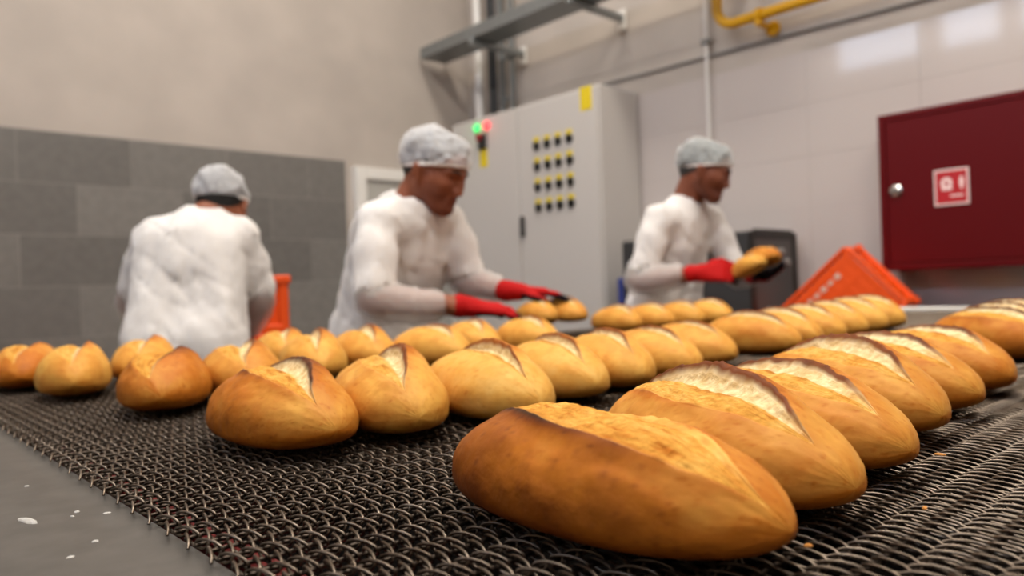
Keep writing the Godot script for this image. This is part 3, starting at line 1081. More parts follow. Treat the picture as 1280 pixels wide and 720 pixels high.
	for s in [-1.0, 1.0]:
		var ey := begin()
		var sm := SphereMesh.new()
		sm.radius = 0.0125
		sm.height = 0.025
		sm.radial_segments = 16
		sm.rings = 8
		var eye := put("eye", sm, M.eye_white, o, Transform3D(hb, hx * Vector3(0.031 * s, 0.010, 0.0705) - base))
		var ir := SphereMesh.new()
		ir.radius = 0.0066
		ir.height = 0.0132
		ir.radial_segments = 12
		ir.rings = 6
		put("iris", ir, M.eye_dark, eye, T(0, -0.002, 0.0075))
		put("eyebrow", tube_mesh([hx * Vector3(0.012 * s, 0.029, 0.1005) - base, hx * Vector3(0.030 * s, 0.034, 0.095) - base, hx * Vector3(0.050 * s, 0.028, 0.080) - base], [0.003, 0.0045, 0.002], 6), M.hair, o)
	# --- hair under the net
	var h := Field.new(hc - Vector3(0.15, 0.14, 0.15), hc + Vector3(0.15, 0.17, 0.15), 0.0075)
	h.bone(hx * Vector3(0, 0.040, -0.042), hx * Vector3(0, 0.046, 0.010), 0.088, 0.084, 0.02)
	h.bone(hx * Vector3(0, -0.01, -0.045), hx * Vector3(0, -0.03, -0.04), 0.066, 0.058, 0.02)
	h.cut(hx * Vector3(0, 0.066, 0.06), (hb * Vector3(0, -0.42, 0.9)).normalized())
	h.cut(hx * Vector3(0, -0.01, -0.03), (hb * Vector3(0, -0.8, 0.6)).normalized())
	h.cut(hx * Vector3(0, -0.055, -0.05), hb * Vector3(0, -1, 0))
	put("hair", field_mesh([h], base), M[J.hair], o)
	# --- hairnet with its elastic band
	var net := Field.new(hc - Vector3(0.17, 0.16, 0.17), hc + Vector3(0.17, 0.20, 0.17), 0.0075)
	net.bone(hx * Vector3(0, 0.044, -0.050), hx * Vector3(0, 0.046, 0.010), 0.095, 0.091, 0.03)
	net.wrinkle(noise_a, 0.014, Vector3(17, 17, 17))
	var ny: float = J.net_low if J.has("net_low") else 0.0
	var cutn := (hb * Vector3(0, -0.93, 0.34)).normalized()
	var cutp: Vector3 = hx * Vector3(0, 0.052 + ny, 0.09)
	net.cut(cutp, cutn)
	put("hairnet", field_mesh([net], base), M[J.net], o).set_meta("label", "translucent white disposable hairnet")
	var ring := []
	var ru := hb * Vector3(1, 0, 0)
	var rv := cutn.cross(ru).normalized()
	var rc: Vector3 = hx * Vector3(0, 0.048, -0.018)
	rc -= cutn * (rc - cutp).dot(cutn)
	for i in 41:
		var t := TAU * i / 40.0
		ring.append(rc + ru * cos(t) * 0.087 + rv * sin(t) * 0.107 - base)
	put("elastic_band", tube_mesh(ring, 0.0055, 8, false), M.elastic, o)
	# --- shirt
	var sh := Field.new(lo - Vector3(0.03, 0, 0.03), hi + Vector3(0.03, 0.03, 0.03), 0.0125)
	sh.lo.y = J.hem - 0.03
	sh.n.y = int((hi.y + 0.03 - sh.lo.y) / sh.cell) + 2
	sh.d.resize(sh.n.x * sh.n.y * sh.n.z)
	sh.d.fill(1.0)
	var wd: float = J.girth
	for s in [-1.0, 1.0]:
		sh.bone(chest + r * 0.085 * s + Vector3(0, 0.05, 0), pel + r * 0.07 * s, 0.098 * wd, 0.112 * wd, 0.06)
		sh.bone(pel + r * 0.07 * s, Vector3(pel.x, J.hem, pel.z) + r * 0.08 * s, 0.112 * wd, 0.13 * wd, 0.05)
	sh.bone(chest + fwd * 0.02, pel + fwd * 0.03, 0.09 * wd, 0.105 * wd, 0.06)
	sh.bone(chest - fwd * 0.02 + Vector3(0, 0.10, 0), chest - fwd * 0.02, 0.085, 0.10, 0.06)
	sh.bone(shl.lerp(shr, 0.06), shl.lerp(shr, 0.94), 0.056, 0.056, 0.06)
	sh.bone(neck - Vector3(0, 0.02, 0), chest, 0.070, 0.10, 0.07)
	for i in 2:
		var a: Array = arms[i]
		var t: float = J.sleeve
		var e: Vector3 = a[0].lerp(a[1], t)
		sh.chain([a[0] - Vector3(0, 0.008, 0), a[0].lerp(e, 0.5), e], [0.058, 0.059, 0.066], 0.035)
	for a in arms:  # sleeve ends
		sh.hollow(a[0].lerp(a[1], J.sleeve + 0.16), a[0].lerp(a[1], J.sleeve + 0.17), 0.052)
	sh.hollow(neck + Vector3(0, 0.05, 0) + fwd * 0.02, neck + Vector3(0, 0.2, 0) + fwd * 0.03, 0.066)
	sh.wrinkle(noise_a, 0.016, Vector3(8.0, 2.2, 8.0))
	sh.crease(noise_b, 0.005, Vector3(4.5, 2.2, 4.5), 0.8)
	sh.crease(noise_a, 0.002, Vector3(7.0, 5.0, 7.0), -0.9)
	sh.cut(Vector3(0, J.hem, 0), Vector3(0, -1, 0))
	put("shirt", field_mesh([sh], base), M.shirt, o)
	# --- trousers and shoes
	var tr := Field.new(Vector3(lo.x, 0.03, lo.z), Vector3(hi.x, pel.y + 0.12, hi.z), 0.016)
	for i in 2:
		tr.chain([hips[i], knees[i], feet[i]], [0.105, 0.078, 0.066], 0.03)
	tr.bone(pel + r * 0.06, pel - r * 0.06, 0.11, 0.11, 0.04)
	tr.cut(Vector3(0, 0.06, 0), Vector3(0, -1, 0))
	put("trousers", field_mesh([tr], base), M.trousers, o)
	for i in 2:
		var f := Field.new(feet[i] - Vector3(0.26, 0.075, 0.26), feet[i] + Vector3(0.26, 0.08, 0.26), 0.011)
		f.bone(feet[i] - fwd * 0.04 - Vector3(0, 0.025, 0), feet[i] + fwd * 0.03 - Vector3(0, 0.02, 0), 0.044, 0.046, 0.02)
		f.bone(feet[i] - Vector3(0, 0.02, 0), feet[i] + fwd * 0.16 - Vector3(0, 0.035, 0), 0.042, 0.034, 0.03)
		f.cut(Vector3(0, 0.001, 0), Vector3(0, -1, 0))
		put("shoe", field_mesh([f], base), M.shoe, o)
	return o


func build_people() -> void:
	# left baker, seen from behind
	var a := person("person", {
		"base": Vector3(-2.66, 0, -0.95), "pelvis": Vector3(-2.69, 0.95, -0.94), "chest": Vector3(-2.755, 1.22, -0.99), "neck": Vector3(-2.76, 1.395, -1.05), "head": Vector3(-2.805, 1.440, -1.13),
		"shl": Vector3(-2.85, 1.335, -0.90), "shr": Vector3(-2.695, 1.335, -1.165), "elr": Vector3(-2.745, 1.085, -1.235), "wrr": Vector3(-2.93, 0.95, -1.26), "ell": Vector3(-3.00, 1.10, -0.86), "wrl": Vector3(-3.14, 0.95, -0.99),
		"face": Vector3(-0.72, -0.42, -0.62), "skin": c8(140, 84, 60).srgb_to_linear(), "hair": "hair", "net": "hairnet", "hem": 0.80, "girth": 1.12, "sleeve": 0.82, "net_low": 0.012,
	}, "person in a white shirt and hairnet seen from behind, bending over crates")
	film_sleeve(a, Vector3(-2.69, 1.335, -1.17), Vector3(-2.745, 1.085, -1.235), Vector3(-2.93, 0.95, -1.26), 0.052, 0.042, M.sleeve_film_thin)
	film_sleeve(a, Vector3(-2.86, 1.335, -0.885), Vector3(-3.00, 1.10, -0.86), Vector3(-3.14, 0.95, -0.99), 0.052, 0.042, M.sleeve_film_thin)
	glove(a, Vector3(-2.955, 0.93, -1.255), Vector3(-0.8, -0.5, -0.1), Vector3(-0.3, 0.7, 0.2), -1.0, 0.6)
	glove(a, Vector3(-3.155, 0.925, -1.005), Vector3(-0.35, -0.75, -0.5), Vector3(-0.2, 0.8, 0.1), 1.0, 0.6)
	# middle baker
	var b := person("person", {
		"base": Vector3(-2.17, 0, -1.38), "pelvis": Vector3(-2.13, 0.95, -1.385), "chest": Vector3(-2.03, 1.22, -1.395), "neck": Vector3(-1.985, 1.385, -1.41), "head": Vector3(-1.905, 1.472, -1.452),
		"shr": Vector3(-1.945, 1.315, -1.245), "shl": Vector3(-1.985, 1.335, -1.56), "elr": Vector3(-1.875, 1.085, -1.19), "wrr": Vector3(-1.752, 1.052, -1.395), "ell": Vector3(-1.945, 1.125, -1.60), "wrl": Vector3(-1.81, 1.09, -1.655),
		"face": Vector3(0.907, -0.47, -0.318), "skin": c8(142, 82, 58).srgb_to_linear(), "hair": "hair", "net": "hairnet", "hem": 0.72, "girth": 1.0, "sleeve": 0.86,
	}, "person in white with red gloves leaning in to lift loaves, middle baker")
	film_sleeve(b, Vector3(-1.945, 1.315, -1.245), Vector3(-1.875, 1.085, -1.19), Vector3(-1.752, 1.052, -1.395), 0.054, 0.042, M.sleeve_film)
	film_sleeve(b, Vector3(-1.985, 1.335, -1.56), Vector3(-1.945, 1.125, -1.60), Vector3(-1.81, 1.09, -1.655), 0.052, 0.042, M.sleeve_film)
	glove(b, Vector3(-1.728, 1.046, -1.437), Vector3(0.52, -0.14, -0.84), Vector3(0.1, 0.9, 0.25), 1.0, 0.42)
	glove(b, Vector3(-1.778, 1.088, -1.672), Vector3(0.62, -0.08, -0.70), Vector3(0.0, 1.0, 0.0), -1.0, 0.30)
	# right baker
	var c := person("person", {
		"base": Vector3(-2.06, 0, -2.80), "pelvis": Vector3(-2.02, 0.98, -2.80), "chest": Vector3(-1.95, 1.27, -2.80), "neck": Vector3(-1.885, 1.465, -2.80), "head": Vector3(-1.80, 1.568, -2.825),
		"shr": Vector3(-1.905, 1.375, -2.625), "shl": Vector3(-1.88, 1.385, -2.975), "elr": Vector3(-1.945, 1.115, -2.535), "wrr": Vector3(-1.735, 1.13, -2.60), "ell": Vector3(-1.80, 1.13, -3.04), "wrl": Vector3(-1.64, 1.12, -2.93),
		"face": Vector3(0.763, -0.34, -0.40), "skin": c8(126, 74, 54).srgb_to_linear(), "hair": "hair_grey", "net": "hairnet_thin", "hem": 0.70, "girth": 1.02, "sleeve": 0.80, "net_low": 0.004,
	}, "person in white holding loaves in front of the dark machine, right baker")
	film_sleeve(c, Vector3(-1.905, 1.375, -2.625), Vector3(-1.945, 1.115, -2.535), Vector3(-1.735, 1.13, -2.60), 0.060, 0.044, M.sleeve_film)
	film_sleeve(c, Vector3(-1.88, 1.385, -2.975), Vector3(-1.80, 1.13, -3.04), Vector3(-1.64, 1.12, -2.93), 0.056, 0.044, M.sleeve_film)
	glove(c, Vector3(-1.705, 1.133, -2.618), Vector3(0.80, 0.02, -0.45), Vector3(-0.35, 0.25, 0.85), 1.0, 0.62)
	glove(c, Vector3(-1.615, 1.118, -2.905), Vector3(0.75, 0.0, 0.35), Vector3(-0.3, -0.7, -0.6), 1.0, 0.5)


# ------------------------------------------------------------------ bread
const PALE := [232, 196, 128]
const GOLD := [216, 160, 82]
const BROWN := [168, 96, 36]
const BURNT := [84, 42, 20]


func bake(b: float) -> Color:
	b = clampf(b, 0.0, 1.0)
	var st := [c8(238, 203, 124), c8(226, 171, 80), c8(190, 113, 34), c8(126, 64, 16), c8(60, 31, 12)]
	var x := b * 4.0
	var i := mini(int(x), 3)
	return st[i].srgb_to_linear().lerp(st[i + 1].srgb_to_linear(), x - i)


# one loaf; p: L W H, tone, slash (a0, a1 angle of the cut along the loaf, w width, e ear height, lip), seed, detail
func loaf_meshes(p: Dictionary) -> Array:
	var L: float = p.L
	var W: float = p.W
	var H: float = p.H
	var sd: float = p.seed * 17.31
	var nu: int = int(72 * p.detail)
	var na := int(30 * p.detail)
	var nb := int(24 * p.detail)
	var nc := int(30 * p.detail)
	var nv := na + nb + nc
	var v := PackedVector3Array()
	var col := PackedColorArray()
	var e0: float = p.e
	var tone: float = p.tone
	for i in nu + 1:
		var u := sin(PI / 2.0 * (2.0 * i / nu - 1.0))
		var ua := minf(absf(u), 0.99999)
		var ex: float = 2.3 + 0.35 * p.blunt * (1.0 if u < 0 else -0.4)
		var R := pow(1.0 - pow(ua, ex), 0.57)
		var q: float = (u - p.uc) / p.ul
		var win := pow(maxf(0.0, 1.0 - q * q), 0.7)
		var wine := pow(maxf(0.0, 1.0 - q * q), 0.9) * (1.0 - 0.35 * (q + 0.2))
		var ac: float = p.a0 + p.a1 * u + 0.05 * noise_a.get_noise_2d(u * 1.5 + sd, 3.0)
		var w: float = maxf(0.05, p.w * win)
		var an := ac - w * 0.45
		var af := ac + w * 0.55
		var bend: float = p.bend * (u * u - 0.4)
		for j in nv + 1:
			var a: float
			var t := -1.0
			if j < na:
				var s := float(j) / na
				a = lerpf(-PI / 2.0, an, 1.0 - pow(1.0 - s, 1.35))
			elif j <= na + nb:
				t = float(j - na) / nb
				a = lerpf(an, af, t)
			else:
				var s := float(j - na - nb) / nc
				a = lerpf(af, PI * 1.5, pow(s, 1.35))
			var ca := cos(a)
			var sa := sin(a)
			var cz := signf(ca) * pow(absf(ca), 0.88)
			var sy := pow(sa, 0.95) * 0.65 * R if sa > 0 else -0.35 * pow(-sa, 0.70) * pow(R, 0.8)
			var pos := Vector3(u * L / 2.0, H * (0.35 + sy), cz * R * W / 2.0 + bend)
			var out := Vector3(0, sa, ca)
			var big := noise_a.get_noise_3d(u * 2.2 + sd, a * 0.9, sd)
			var off := 0.0022 * big * R + 0.0006 * noise_b.get_noise_3d(u * 9.0 + sd, a * 4.0, sd)
			var slide := 0.0
			var ear := e0 * wine
			var dist := 0.0
			if t < 0.0 and j < na:
				dist = an - a
				off += p.lip * win * exp(-pow(dist / 0.16, 2.0))
			elif t >= 0.0:
				var torn := noise_b.get_noise_3d(u * 10.0 + sd, t * 5.0, sd + 5.0)
				off += p.lip * win * exp(-t / 0.07)
				off += win * (0.0022 * torn + 0.0016 * sin(PI * clampf(t / 0.6, 0, 1)))
				off += -0.005 * win * smoothstep(0.38, 0.66, t) * (1.0 - smoothstep(0.85, 1.0, t)) + ear * smoothstep(0.60, 1.0, t)
				slide = 0.55 * ear * smoothstep(0.72, 1.0, t)
				off += ear * 0.14 * noise_b.get_noise_2d(u * 14.0 + sd, 1.0) * smoothstep(0.85, 1.0, t)
			else:
				dist = a - af
				var g := exp(-pow(dist / p.ew, 2.0))
				off += ear * g + ear * 0.14 * noise_b.get_noise_2d(u * 14.0 + sd, 1.0) * exp(-dist / 0.06)
				slide = 0.55 * ear * exp(-pow(dist / 0.22, 2.0))
			if sa < 0.0:
				off *= maxf(0.0, 1.0 + sa * 1.6)
			pos += out * off + Vector3(0, -ca, sa) * slide * -1.0 * -1.0
			pos.y = maxf(pos.y, 0.0002)
			v.append(pos)
			# colour: how far it is baked, torn crumb, burnt rim, painted shade low down
			var c: Color
			var mott := noise_b.get_noise_3d(pos.x * 40.0 + sd, pos.y * 40.0, pos.z * 40.0)
			var spot := maxf(0.0, noise_b.get_noise_3d(pos.x * 170.0 + sd, pos.y * 170.0, pos.z * 170.0) - 0.30)
			var bk: float = tone + 0.10 * big + 0.06 * mott + 0.30 * spot
			bk += p.left * smoothstep(0.25, -0.85, u) + p.right * smoothstep(0.2, 0.95, u)
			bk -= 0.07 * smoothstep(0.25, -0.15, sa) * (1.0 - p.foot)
			bk += p.foot * smoothstep(0.45, -0.3, sa) * 0.30  # foot: base browning, with shade on the lower sides painted into it
			if t < 0.0 and j < na:
				bk += p.rim * win * exp(-pow(dist / 0.10, 2.0)) * smoothstep(0.75, -0.5, u)
				c = bake(bk)
			elif t >= 0.0 and w > 0.06:
				var streak := noise_a.get_noise_3d(u * 5.0 + sd, t * 14.0, 2.0)
				var gold := bake(tone * 0.32 + 0.08 + 0.42 * maxf(0.0, streak - 0.05) + 0.14 * mott)
				var crumb := c8(250, 234, 190).srgb_to_linear().lerp(c8(222, 194, 140).srgb_to_linear(), clampf(0.4 + 1.3 * noise_b.get_noise_3d(pos.x * 90.0 + sd, pos.y * 90.0, pos.z * 90.0), 0, 1))
				c = gold.lerp(crumb, smoothstep(p.gold, p.gold + 0.16, t) * clampf(ear / 0.006, 0.15, 1.0))
				c = c.lerp(bake(0.62 + 0.2 * streak), exp(-pow((t - p.gold * 0.8) / 0.05, 2.0)) * 0.7 * win * smoothstep(-0.1, 0.3, mott + 0.15))
				c = c.lerp(bake(tone + 0.46 + 0.1 * mott), smoothstep(0.84, 0.94, t) * clampf(ear / 0.005, 0, 1))
				c = c.lerp(bake(bk), (1.0 - smoothstep(0.02, 0.10, t)) * (0.4 + 0.6 * (1.0 - win)))
			else:
				bk += p.ear_bake * clampf(ear / 0.008, 0, 1) * exp(-pow(dist / 0.20, 2.0)) * smoothstep(1.0, -0.2, u)
				c = bake(bk)
			col.append(c)
	# normals over the whole grid, then three parts: crust, torn opening, ear
	var row := nv + 1
	var nn := PackedVector3Array()
	nn.resize(v.size())
	for i in nu:
		for j in nv:
			var a := i * row + j
			var g := (v[a + row + 1] - v[a]).cross(v[a + 1] - v[a + row])
			for k in [a, a + 1, a + row, a + row + 1]: nn[k] += g
	for i in nu + 1:
		var s := nn[i * row] + nn[i * row + nv]
		nn[i * row] = s
		nn[i * row + nv] = s
	for j in row:
		nn[j] = Vector3(-1, 0, 0)
		nn[nu * row + j] = Vector3(1, 0, 0)
	for k in nn.size(): nn[k] = nn[k].normalized()
	var flip := nn[(nu / 2) * row + na].y < 0
	if flip:
		for k in range(row, nn.size() - row): nn[k] = -nn[k]
	var parts := [PackedInt32Array(), PackedInt32Array(), PackedInt32Array()]
	var e1 := na + int(nb * 0.86)
	var e2 := na + nb + int(nc * 0.17)
	for i in nu:
		for j in nv:
			var which := 0
			var qq := absf((sin(PI / 2.0 * (2.0 * (i + 0.5) / nu - 1.0)) - p.uc) / p.ul)
			if qq < 0.97:
				if j >= na and j < e1: which = 1
				elif j >= e1 and j < e2: which = 2
			var a := i * row + j
			var b := a + 1
			var c := a + row
			var d := c + 1
			if not flip: parts[which].append_array(PackedInt32Array([a, b, d, a, d, c]))
			else: parts[which].append_array(PackedInt32Array([a, d, b, a, c, d]))
	var out := []
	for k in 3:
		var map := {}
		var pv := PackedVector3Array()
		var pn := PackedVector3Array()
		var pc := PackedColorArray()
		var pi := PackedInt32Array()
		for id in parts[k]:
			if not map.has(id):
				map[id] = pv.size()
				pv.append(v[id])
				pn.append(nn[id])
				pc.append(col[id])
			pi.append(map[id])
		out.append(arrays_mesh(pv, pn, pc, pi))
	return out


func loaf(at: Transform3D, p: Dictionary, label: String, group: String) -> void:
	var o := thing("bread_loaf", at.origin, label, "bread", group)
	o.transform = at
	var m := loaf_meshes(p)
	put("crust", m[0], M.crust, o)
	put("score_opening", m[1], M.torn_crumb, o).set_meta("label", "torn crumb in the scored opening")
	put("crust_ear", m[2], M.crust, o).set_meta("label", "raised browned crust lip along the score")


func build_loaves() -> void:
	var front := "loaves in the nearest row on the right"
	var mid := "loaves in the middle row"
	var back := "loaves in the back left cluster"
	var far := "loaves in the far row before the right baker"
	var fe := "loaves in the far row before the tilted crate"
	var side := "loaves at the far right edge"
	# [x, z, yaw, L, W, H, tone, left, right, a0, a1, w, ear, gold, lip, rim, detail, label, group]
	var T0 := [
		[-0.328, -0.377, -1.8, 0.272, 0.126, 0.077, 0.52, 0.17, -0.06, 1.55, -0.44, 1.15, 0.0, 1.6, 0.0045, 0.55, 1.4, "frontmost deep brown loaf, scored wide open along its golden top", front],
		[-0.327, -0.511, -18.6, 0.264, 0.125, 0.079, 0.36, 0.05, 0.02, 1.42, -0.20, 0.95, 0.017, 0.50, 0.002, 0.20, 1.4, "loaf right behind the frontmost one, with a tall pale airy split under a dark ear", front],
		[-0.337, -0.643, -18.6, 0.261, 0.125, 0.077, 0.36, 0.05, 0.02, 1.42, -0.20, 0.95, 0.011, 0.50, 0.002, 0.12, 1.2, "third loaf of the nearest right row, with a rough narrow golden split", front],
		[-0.359, -0.809, -23.6, 0.258, 0.124, 0.082, 0.34, 0.05, 0.03, 1.42, -0.20, 0.95, 0.017, 0.50, 0.002, 0.12, 1.2, "fourth loaf of the nearest right row, high arched ear over a pale split", front],
		[-0.374, -0.954, -20.6, 0.258, 0.125, 0.081, 0.38, 0.05, 0.02, 1.42, -0.20, 0.95, 0.012, 0.50, 0.002, 0.12, 1.0, "fifth loaf of the nearest right row, with small cracks near its right tip", front],
		[-0.378, -1.150, -28.0, 0.250, 0.124, 0.080, 0.40, 0.05, 0.05, 1.42, -0.15, 0.95, 0.010, 0.50, 0.002, 0.12, 1.0, "sixth and last loaf of the nearest right row, pointed dark tip", front],
		[-0.421, -1.586, -25.0, 0.255, 0.126, 0.086, 0.46, 0.05, 0.05, 1.42, -0.10, 0.95, 0.012, 0.50, 0.002, 0.25, 0.8, "brown loaf cut by the right edge of the picture, nearest of its three", side],
		[-0.455, -1.775, -25.0, 0.255, 0.125, 0.088, 0.44, 0.05, 0.05, 1.42, -0.10, 0.95, 0.012, 0.50, 0.002, 0.15, 0.8, "loaf close behind the big brown one at the right edge, dark ear", side],
		[-0.480, -1.960, -25.0, 0.255, 0.125, 0.088, 0.44, 0.05, 0.05, 1.42, -0.10, 0.95, 0.012, 0.50, 0.002, 0.15, 0.8, "hindmost loaf of the three at the right edge", side],
		[-0.787, -0.373, -3.2, 0.267, 0.131, 0.079, 0.46, 0.14, -0.08, 1.56, -0.30, 0.85, 0.016, 0.52, 0.004, 0.40, 1.4, "brown front loaf of the middle row, its split showing pale crumb on the right", mid],
		[-0.767, -0.500, -18.6, 0.262, 0.125, 0.081, 0.30, 0.04, 0.0, 1.50, -0.22, 0.80, 0.018, 0.46, 0.002, 0.15, 1.2, "second loaf of the middle row, tall dark ear over a long pale split", mid],
		[-0.732, -0.624, -11.5, 0.265, 0.127, 0.080, 0.22, 0.04, 0.0, 1.60, -0.18, 0.50, 0.016, 0.25, 0.002, 0.10, 1.2, "third loaf of the middle row, smooth pale belly with a small round blister", mid],
		[-0.781, -0.796, -18.5, 0.260, 0.125, 0.079, 0.24, 0.04, 0.0, 1.60, -0.18, 0.50, 0.014, 0.25, 0.002, 0.10, 1.0, "fourth loaf of the middle row, pale with a bright crescent split", mid],
		[-0.794, -0.928, -21.2, 0.258, 0.124, 0.079, 0.27, 0.04, 0.0, 1.60, -0.18, 0.50, 0.012, 0.25, 0.002, 0.10, 1.0, "fifth loaf of the middle row, low brown ear", mid],
		[-0.811, -1.072, -18.0, 0.260, 0.125, 0.076, 0.29, 0.04, 0.0, 1.60, -0.18, 0.50, 0.010, 0.25, 0.002, 0.10, 0.8, "sixth loaf of the middle row, lightly scored", mid],
		[-0.854, -1.251, -18.0, 0.260, 0.125, 0.076, 0.31, 0.04, 0.0, 1.60, -0.18, 0.50, 0.010, 0.25, 0.002, 0.10, 0.8, "seventh and last loaf of the middle row, rounded right tip", mid],
		[-1.745, -0.300, -12.0, 0.262, 0.126, 0.080, 0.36, 0.0, 0.15, 1.45, -0.22, 0.80, 0.008, 0.60, 0.002, 0.10, 0.8, "leftmost loaf on the belt, cut by the left edge of the picture", back],
		[-1.512, -0.334, -14.0, 0.258, 0.118, 0.084, 0.26, 0.0, 0.10, 1.55, -0.10, 0.75, 0.010, 0.55, 0.002, 0.10, 0.9, "round looking loaf seen end on at the left, pale underside", back],
		[-1.637, -0.490, -18.0, 0.260, 0.125, 0.080, 0.28, 0.0, 0.05, 1.45, -0.20, 0.75, 0.012, 0.50, 0.002, 0.10, 0.8, "pale loaf peeping out behind the dark one at the left, touching the end-on loaf", back],
		[-1.191, -0.382, -18.7, 0.260, 0.130, 0.081, 0.50, 0.15, -0.05, 1.40, -0.30, 0.95, 0.011, 0.70, 0.004, 0.45, 1.0, "dark brown loaf at the left with two burnt points along its split", back],
		[-1.234, -0.519, -14.2, 0.261, 0.129, 0.079, 0.34, 0.0, 0.05, 1.45, -0.20, 0.85, 0.012, 0.50, 0.002, 0.15, 0.8, "loaf between the dark left loaf and the brown front loaf of the middle row", back],
		[-1.613, -0.775, -18.0, 0.260, 0.125, 0.079, 0.30, 0.0, 0.0, 1.50, -0.18, 0.70, 0.011, 0.45, 0.002, 0.10, 0.7, "loaf below the left baker's orange crates, mostly hidden behind others", back],
		[-1.350, -0.711, -18.0, 0.260, 0.125, 0.080, 0.28, 0.0, 0.0, 1.50, -0.18, 0.65, 0.015, 0.40, 0.002, 0.10, 0.8, "pale loaf with a bright split directly behind the brown front loaf of the middle row", back],
		[-1.428, -0.874, -14.8, 0.261, 0.127, 0.079, 0.32, 0.0, 0.0, 1.50, -0.18, 0.70, 0.015, 0.42, 0.002, 0.10, 0.8, "loaf with a dark arched ear below the middle baker's coat", back],
		[-1.325, -0.980, -6.0, 0.268, 0.128, 0.080, 0.28, 0.0, 0.0, 1.52, -0.20, 0.70, 0.010, 0.55, 0.002, 0.05, 0.8, "smooth loaf with a shallow straight score below the middle baker's near hand", back],
		[-1.438, -1.186, -18.0, 0.260, 0.125, 0.078, 0.28, 0.0, 0.0, 1.50, -0.18, 0.70, 0.011, 0.50, 0.002, 0.10, 0.7, "loaf directly under the middle baker's near glove", back],
		[-1.379, -1.322, -15.8, 0.261, 0.126, 0.079, 0.28, 0.0, 0.0, 1.50, -0.18, 0.70, 0.011, 0.50, 0.002, 0.10, 0.7, "loaf just in front of the two the middle baker is lifting", back],
		[-1.645, -2.003, -17.7, 0.262, 0.125, 0.081, 0.34, 0.0, 0.0, 1.52, -0.15, 0.72, 0.014, 0.45, 0.002, 0.10, 0.6, "leftmost loaf of the four before the right baker", far],
		[-1.625, -2.160, -18.0, 0.260, 0.125, 0.082, 0.32, 0.0, 0.0, 1.52, -0.15, 0.72, 0.014, 0.45, 0.002, 0.10, 0.6, "second from left of the four loaves before the right baker", far],
		[-1.605, -2.315, -18.0, 0.260, 0.125, 0.083, 0.30, 0.0, 0.0, 1.52, -0.15, 0.72, 0.014, 0.45, 0.002, 0.10, 0.6, "third from left of the four loaves before the right baker", far],
		[-1.587, -2.470, -18.2, 0.260, 0.125, 0.084, 0.28, 0.0, 0.0, 1.52, -0.15, 0.72, 0.014, 0.45, 0.002, 0.10, 0.6, "rightmost of the four loaves before the right baker, rounded tip", far],
		[-0.866, -1.509, -12.0, 0.266, 0.125, 0.080, 0.36, 0.0, 0.0, 1.52, -0.15, 0.72, 0.014, 0.45, 0.002, 0.10, 0.8, "nearest loaf of the row before the tilted orange crate, smooth long belly", fe],
		[-0.880, -1.660, -18.0, 0.260, 0.125, 0.082, 0.32, 0.0, 0.0, 1.52, -0.15, 0.72, 0.014, 0.45, 0.002, 0.10, 0.7, "second loaf of the row before the tilted orange crate", fe],
		[-0.892, -1.810, -18.0, 0.260, 0.125, 0.084, 0.30, 0.0, 0.0, 1.52, -0.15, 0.72, 0.014, 0.45, 0.002, 0.10, 0.7, "third loaf of the row before the tilted orange crate", fe],
		[-0.905, -1.965, -18.0, 0.260, 0.125, 0.088, 0.28, 0.0, 0.0, 1.52, -0.15, 0.72, 0.014, 0.45, 0.002, 0.10, 0.7, "fourth loaf of the row before the tilted orange crate", fe],
		[-0.915, -2.125, -18.0, 0.262, 0.127, 0.092, 0.26, 0.0, 0.0, 1.52, -0.15, 0.72, 0.014, 0.45, 0.002, 0.10, 0.7, "fifth loaf of the row before the tilted orange crate, right below its peak", fe],
		[-0.930, -2.285, -18.0, 0.262, 0.127, 0.094, 0.26, 0.0, 0.0, 1.52, -0.15, 0.72, 0.014, 0.45, 0.002, 0.10, 0.7, "hindmost loaf of the row before the tilted orange crate", fe],
	]
	var k := 0
	for r in T0:
		k += 1
		var p := {"L": r[3], "W": r[4], "H": r[5], "tone": r[6], "left": r[7], "right": r[8], "a0": r[9], "a1": r[10], "w": r[11], "e": r[12], "gold": r[13], "lip": r[14], "rim": r[15], "detail": r[16],
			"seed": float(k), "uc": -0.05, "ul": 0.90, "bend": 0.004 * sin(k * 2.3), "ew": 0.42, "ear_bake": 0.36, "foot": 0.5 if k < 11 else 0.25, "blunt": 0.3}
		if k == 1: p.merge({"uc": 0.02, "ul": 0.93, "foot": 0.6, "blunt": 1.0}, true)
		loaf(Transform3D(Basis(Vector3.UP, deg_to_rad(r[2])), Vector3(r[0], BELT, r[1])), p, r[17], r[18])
	# the loaves that the bakers hold
	var held := [
		[Vector3(-1.690, 0.978, -1.665), Vector3(0, -24, 3), "front one of the two loaves the middle baker is lifting", 0.34],
		[Vector3(-1.700, 0.985, -1.800), Vector3(0, -20, -3), "rear one of the two loaves the middle baker is lifting", 0.36],
		[Vector3(-1.525, 1.118, -2.690), Vector3(14, -42, 9), "lower loaf held out by the right baker, pale belly towards the camera", 0.30],
		[Vector3(-1.545, 1.150, -2.800), Vector3(-8, -38, 7), "upper loaf held by the right baker against the dark machine", 0.44],
	]
	for h in held:
		k += 1
		var p := {"L": 0.285 if h[0].z < -2.0 else 0.255, "W": 0.118, "H": 0.074, "tone": h[3], "left": 0.0, "right": 0.0, "a0": 1.5, "a1": -0.15, "w": 0.7, "e": 0.009, "gold": 0.5, "lip": 0.002, "rim": 0.1, "detail": 0.7,
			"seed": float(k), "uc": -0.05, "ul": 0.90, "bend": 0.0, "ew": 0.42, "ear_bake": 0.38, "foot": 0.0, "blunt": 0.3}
		var b := Basis.from_euler(Vector3(deg_to_rad(h[1].x), deg_to_rad(h[1].y), deg_to_rad(h[1].z)))
		loaf(Transform3D(b, h[0]), p, h[2], "loaves in the bakers' hands")


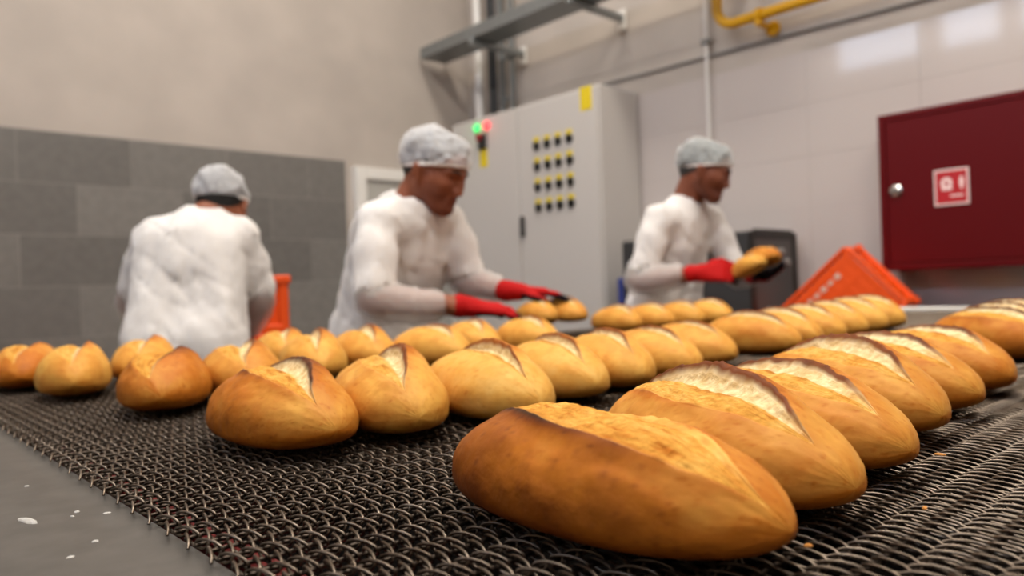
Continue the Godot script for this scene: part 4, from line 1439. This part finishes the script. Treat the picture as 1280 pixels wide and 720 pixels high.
func lump(n: String, at: Vector3, r: Vector3, m: Material, label: String, category: String, group := "") -> void:
	# a small uneven flake resting on a surface
	var st := begin()
	var prof := []
	for i in 7:
		var t := PI / 2.0 * i / 6.0
		prof.append(Vector2(sin(t), cos(t)))
	var ringsv := []
	for i in 7:
		var ring := []
		for k in 13:
			var a := TAU * (k % 12) / 12.0
			var w := 1.0 + 0.28 * noise_a.get_noise_3d(cos(a) * 1.6 + at.x * 90.0, sin(a) * 1.6 + at.z * 90.0, i * 0.2)
			ring.append(Vector3(cos(a) * prof[i].x * r.x * w, prof[i].y * r.y, sin(a) * prof[i].x * r.z * w))
		ringsv.append(ring)
	for i in 6:
		for k in 12:
			quad(st, ringsv[i][k], ringsv[i][k + 1], ringsv[i + 1][k + 1], ringsv[i + 1][k], Vector3(0, -r.y, 0))
	for k in 12: tri(st, Vector3.ZERO, ringsv[6][k], ringsv[6][k + 1], Vector3(0, r.y, 0))
	var o := put(n, st.commit(), m)
	o.position = at
	o.rotation.y = at.x * 40.0
	tag(o, label, category, group)


func build_small() -> void:
	# flour and dough scraps on the side plate
	var y := BELT - 0.0105
	lump("dough_scrap", Vector3(-0.700, y, -0.118), Vector3(0.013, 0.0022, 0.0040), M.flour, "long white dough smear on the grey plate at the lower left", "dough scrap")
	for p in [[-0.742, -0.190, 0.0030, "white speck on the grey plate right beside the belt wires"], [-0.696, -0.152, 0.0026, "white speck left of the pair on the grey plate"], [-0.672, -0.168, 0.0030, "bright white speck on the plate nearer the belt, right of the pair"],
			[-0.600, -0.142, 0.0026, "faint white speck alone on the lower part of the plate"], [-0.576, -0.121, 0.0028, "lowest pale speck on the grey plate"], [-0.833, -0.141, 0.0022, "small white speck above the dough smear"], [-0.684, -0.146, 0.0018, "tiny speck under the pair on the plate"]]:
		lump("flour_speck", Vector3(p[0], y, p[1]), Vector3(p[2], 0.0011, p[2] * 0.8), M.flour, p[3], "flour speck", "white specks on the side plate")
	for p in [[-0.234, -0.724, 0.0050, "golden crumb on the belt below the second loaf's right tip"], [-0.189, -0.552, 0.0035, "golden crumb on the belt near the right edge of the picture"], [-0.213, -0.431, 0.0030, "golden crumb beside the right tip of the frontmost loaf"]]:
		lump("bread_crumb", Vector3(p[0], BELT - 0.0003, p[1]), Vector3(p[2], 0.0016, p[2] * 0.5), M.crumb_flake, p[3], "crumb", "crumbs on the wire belt")
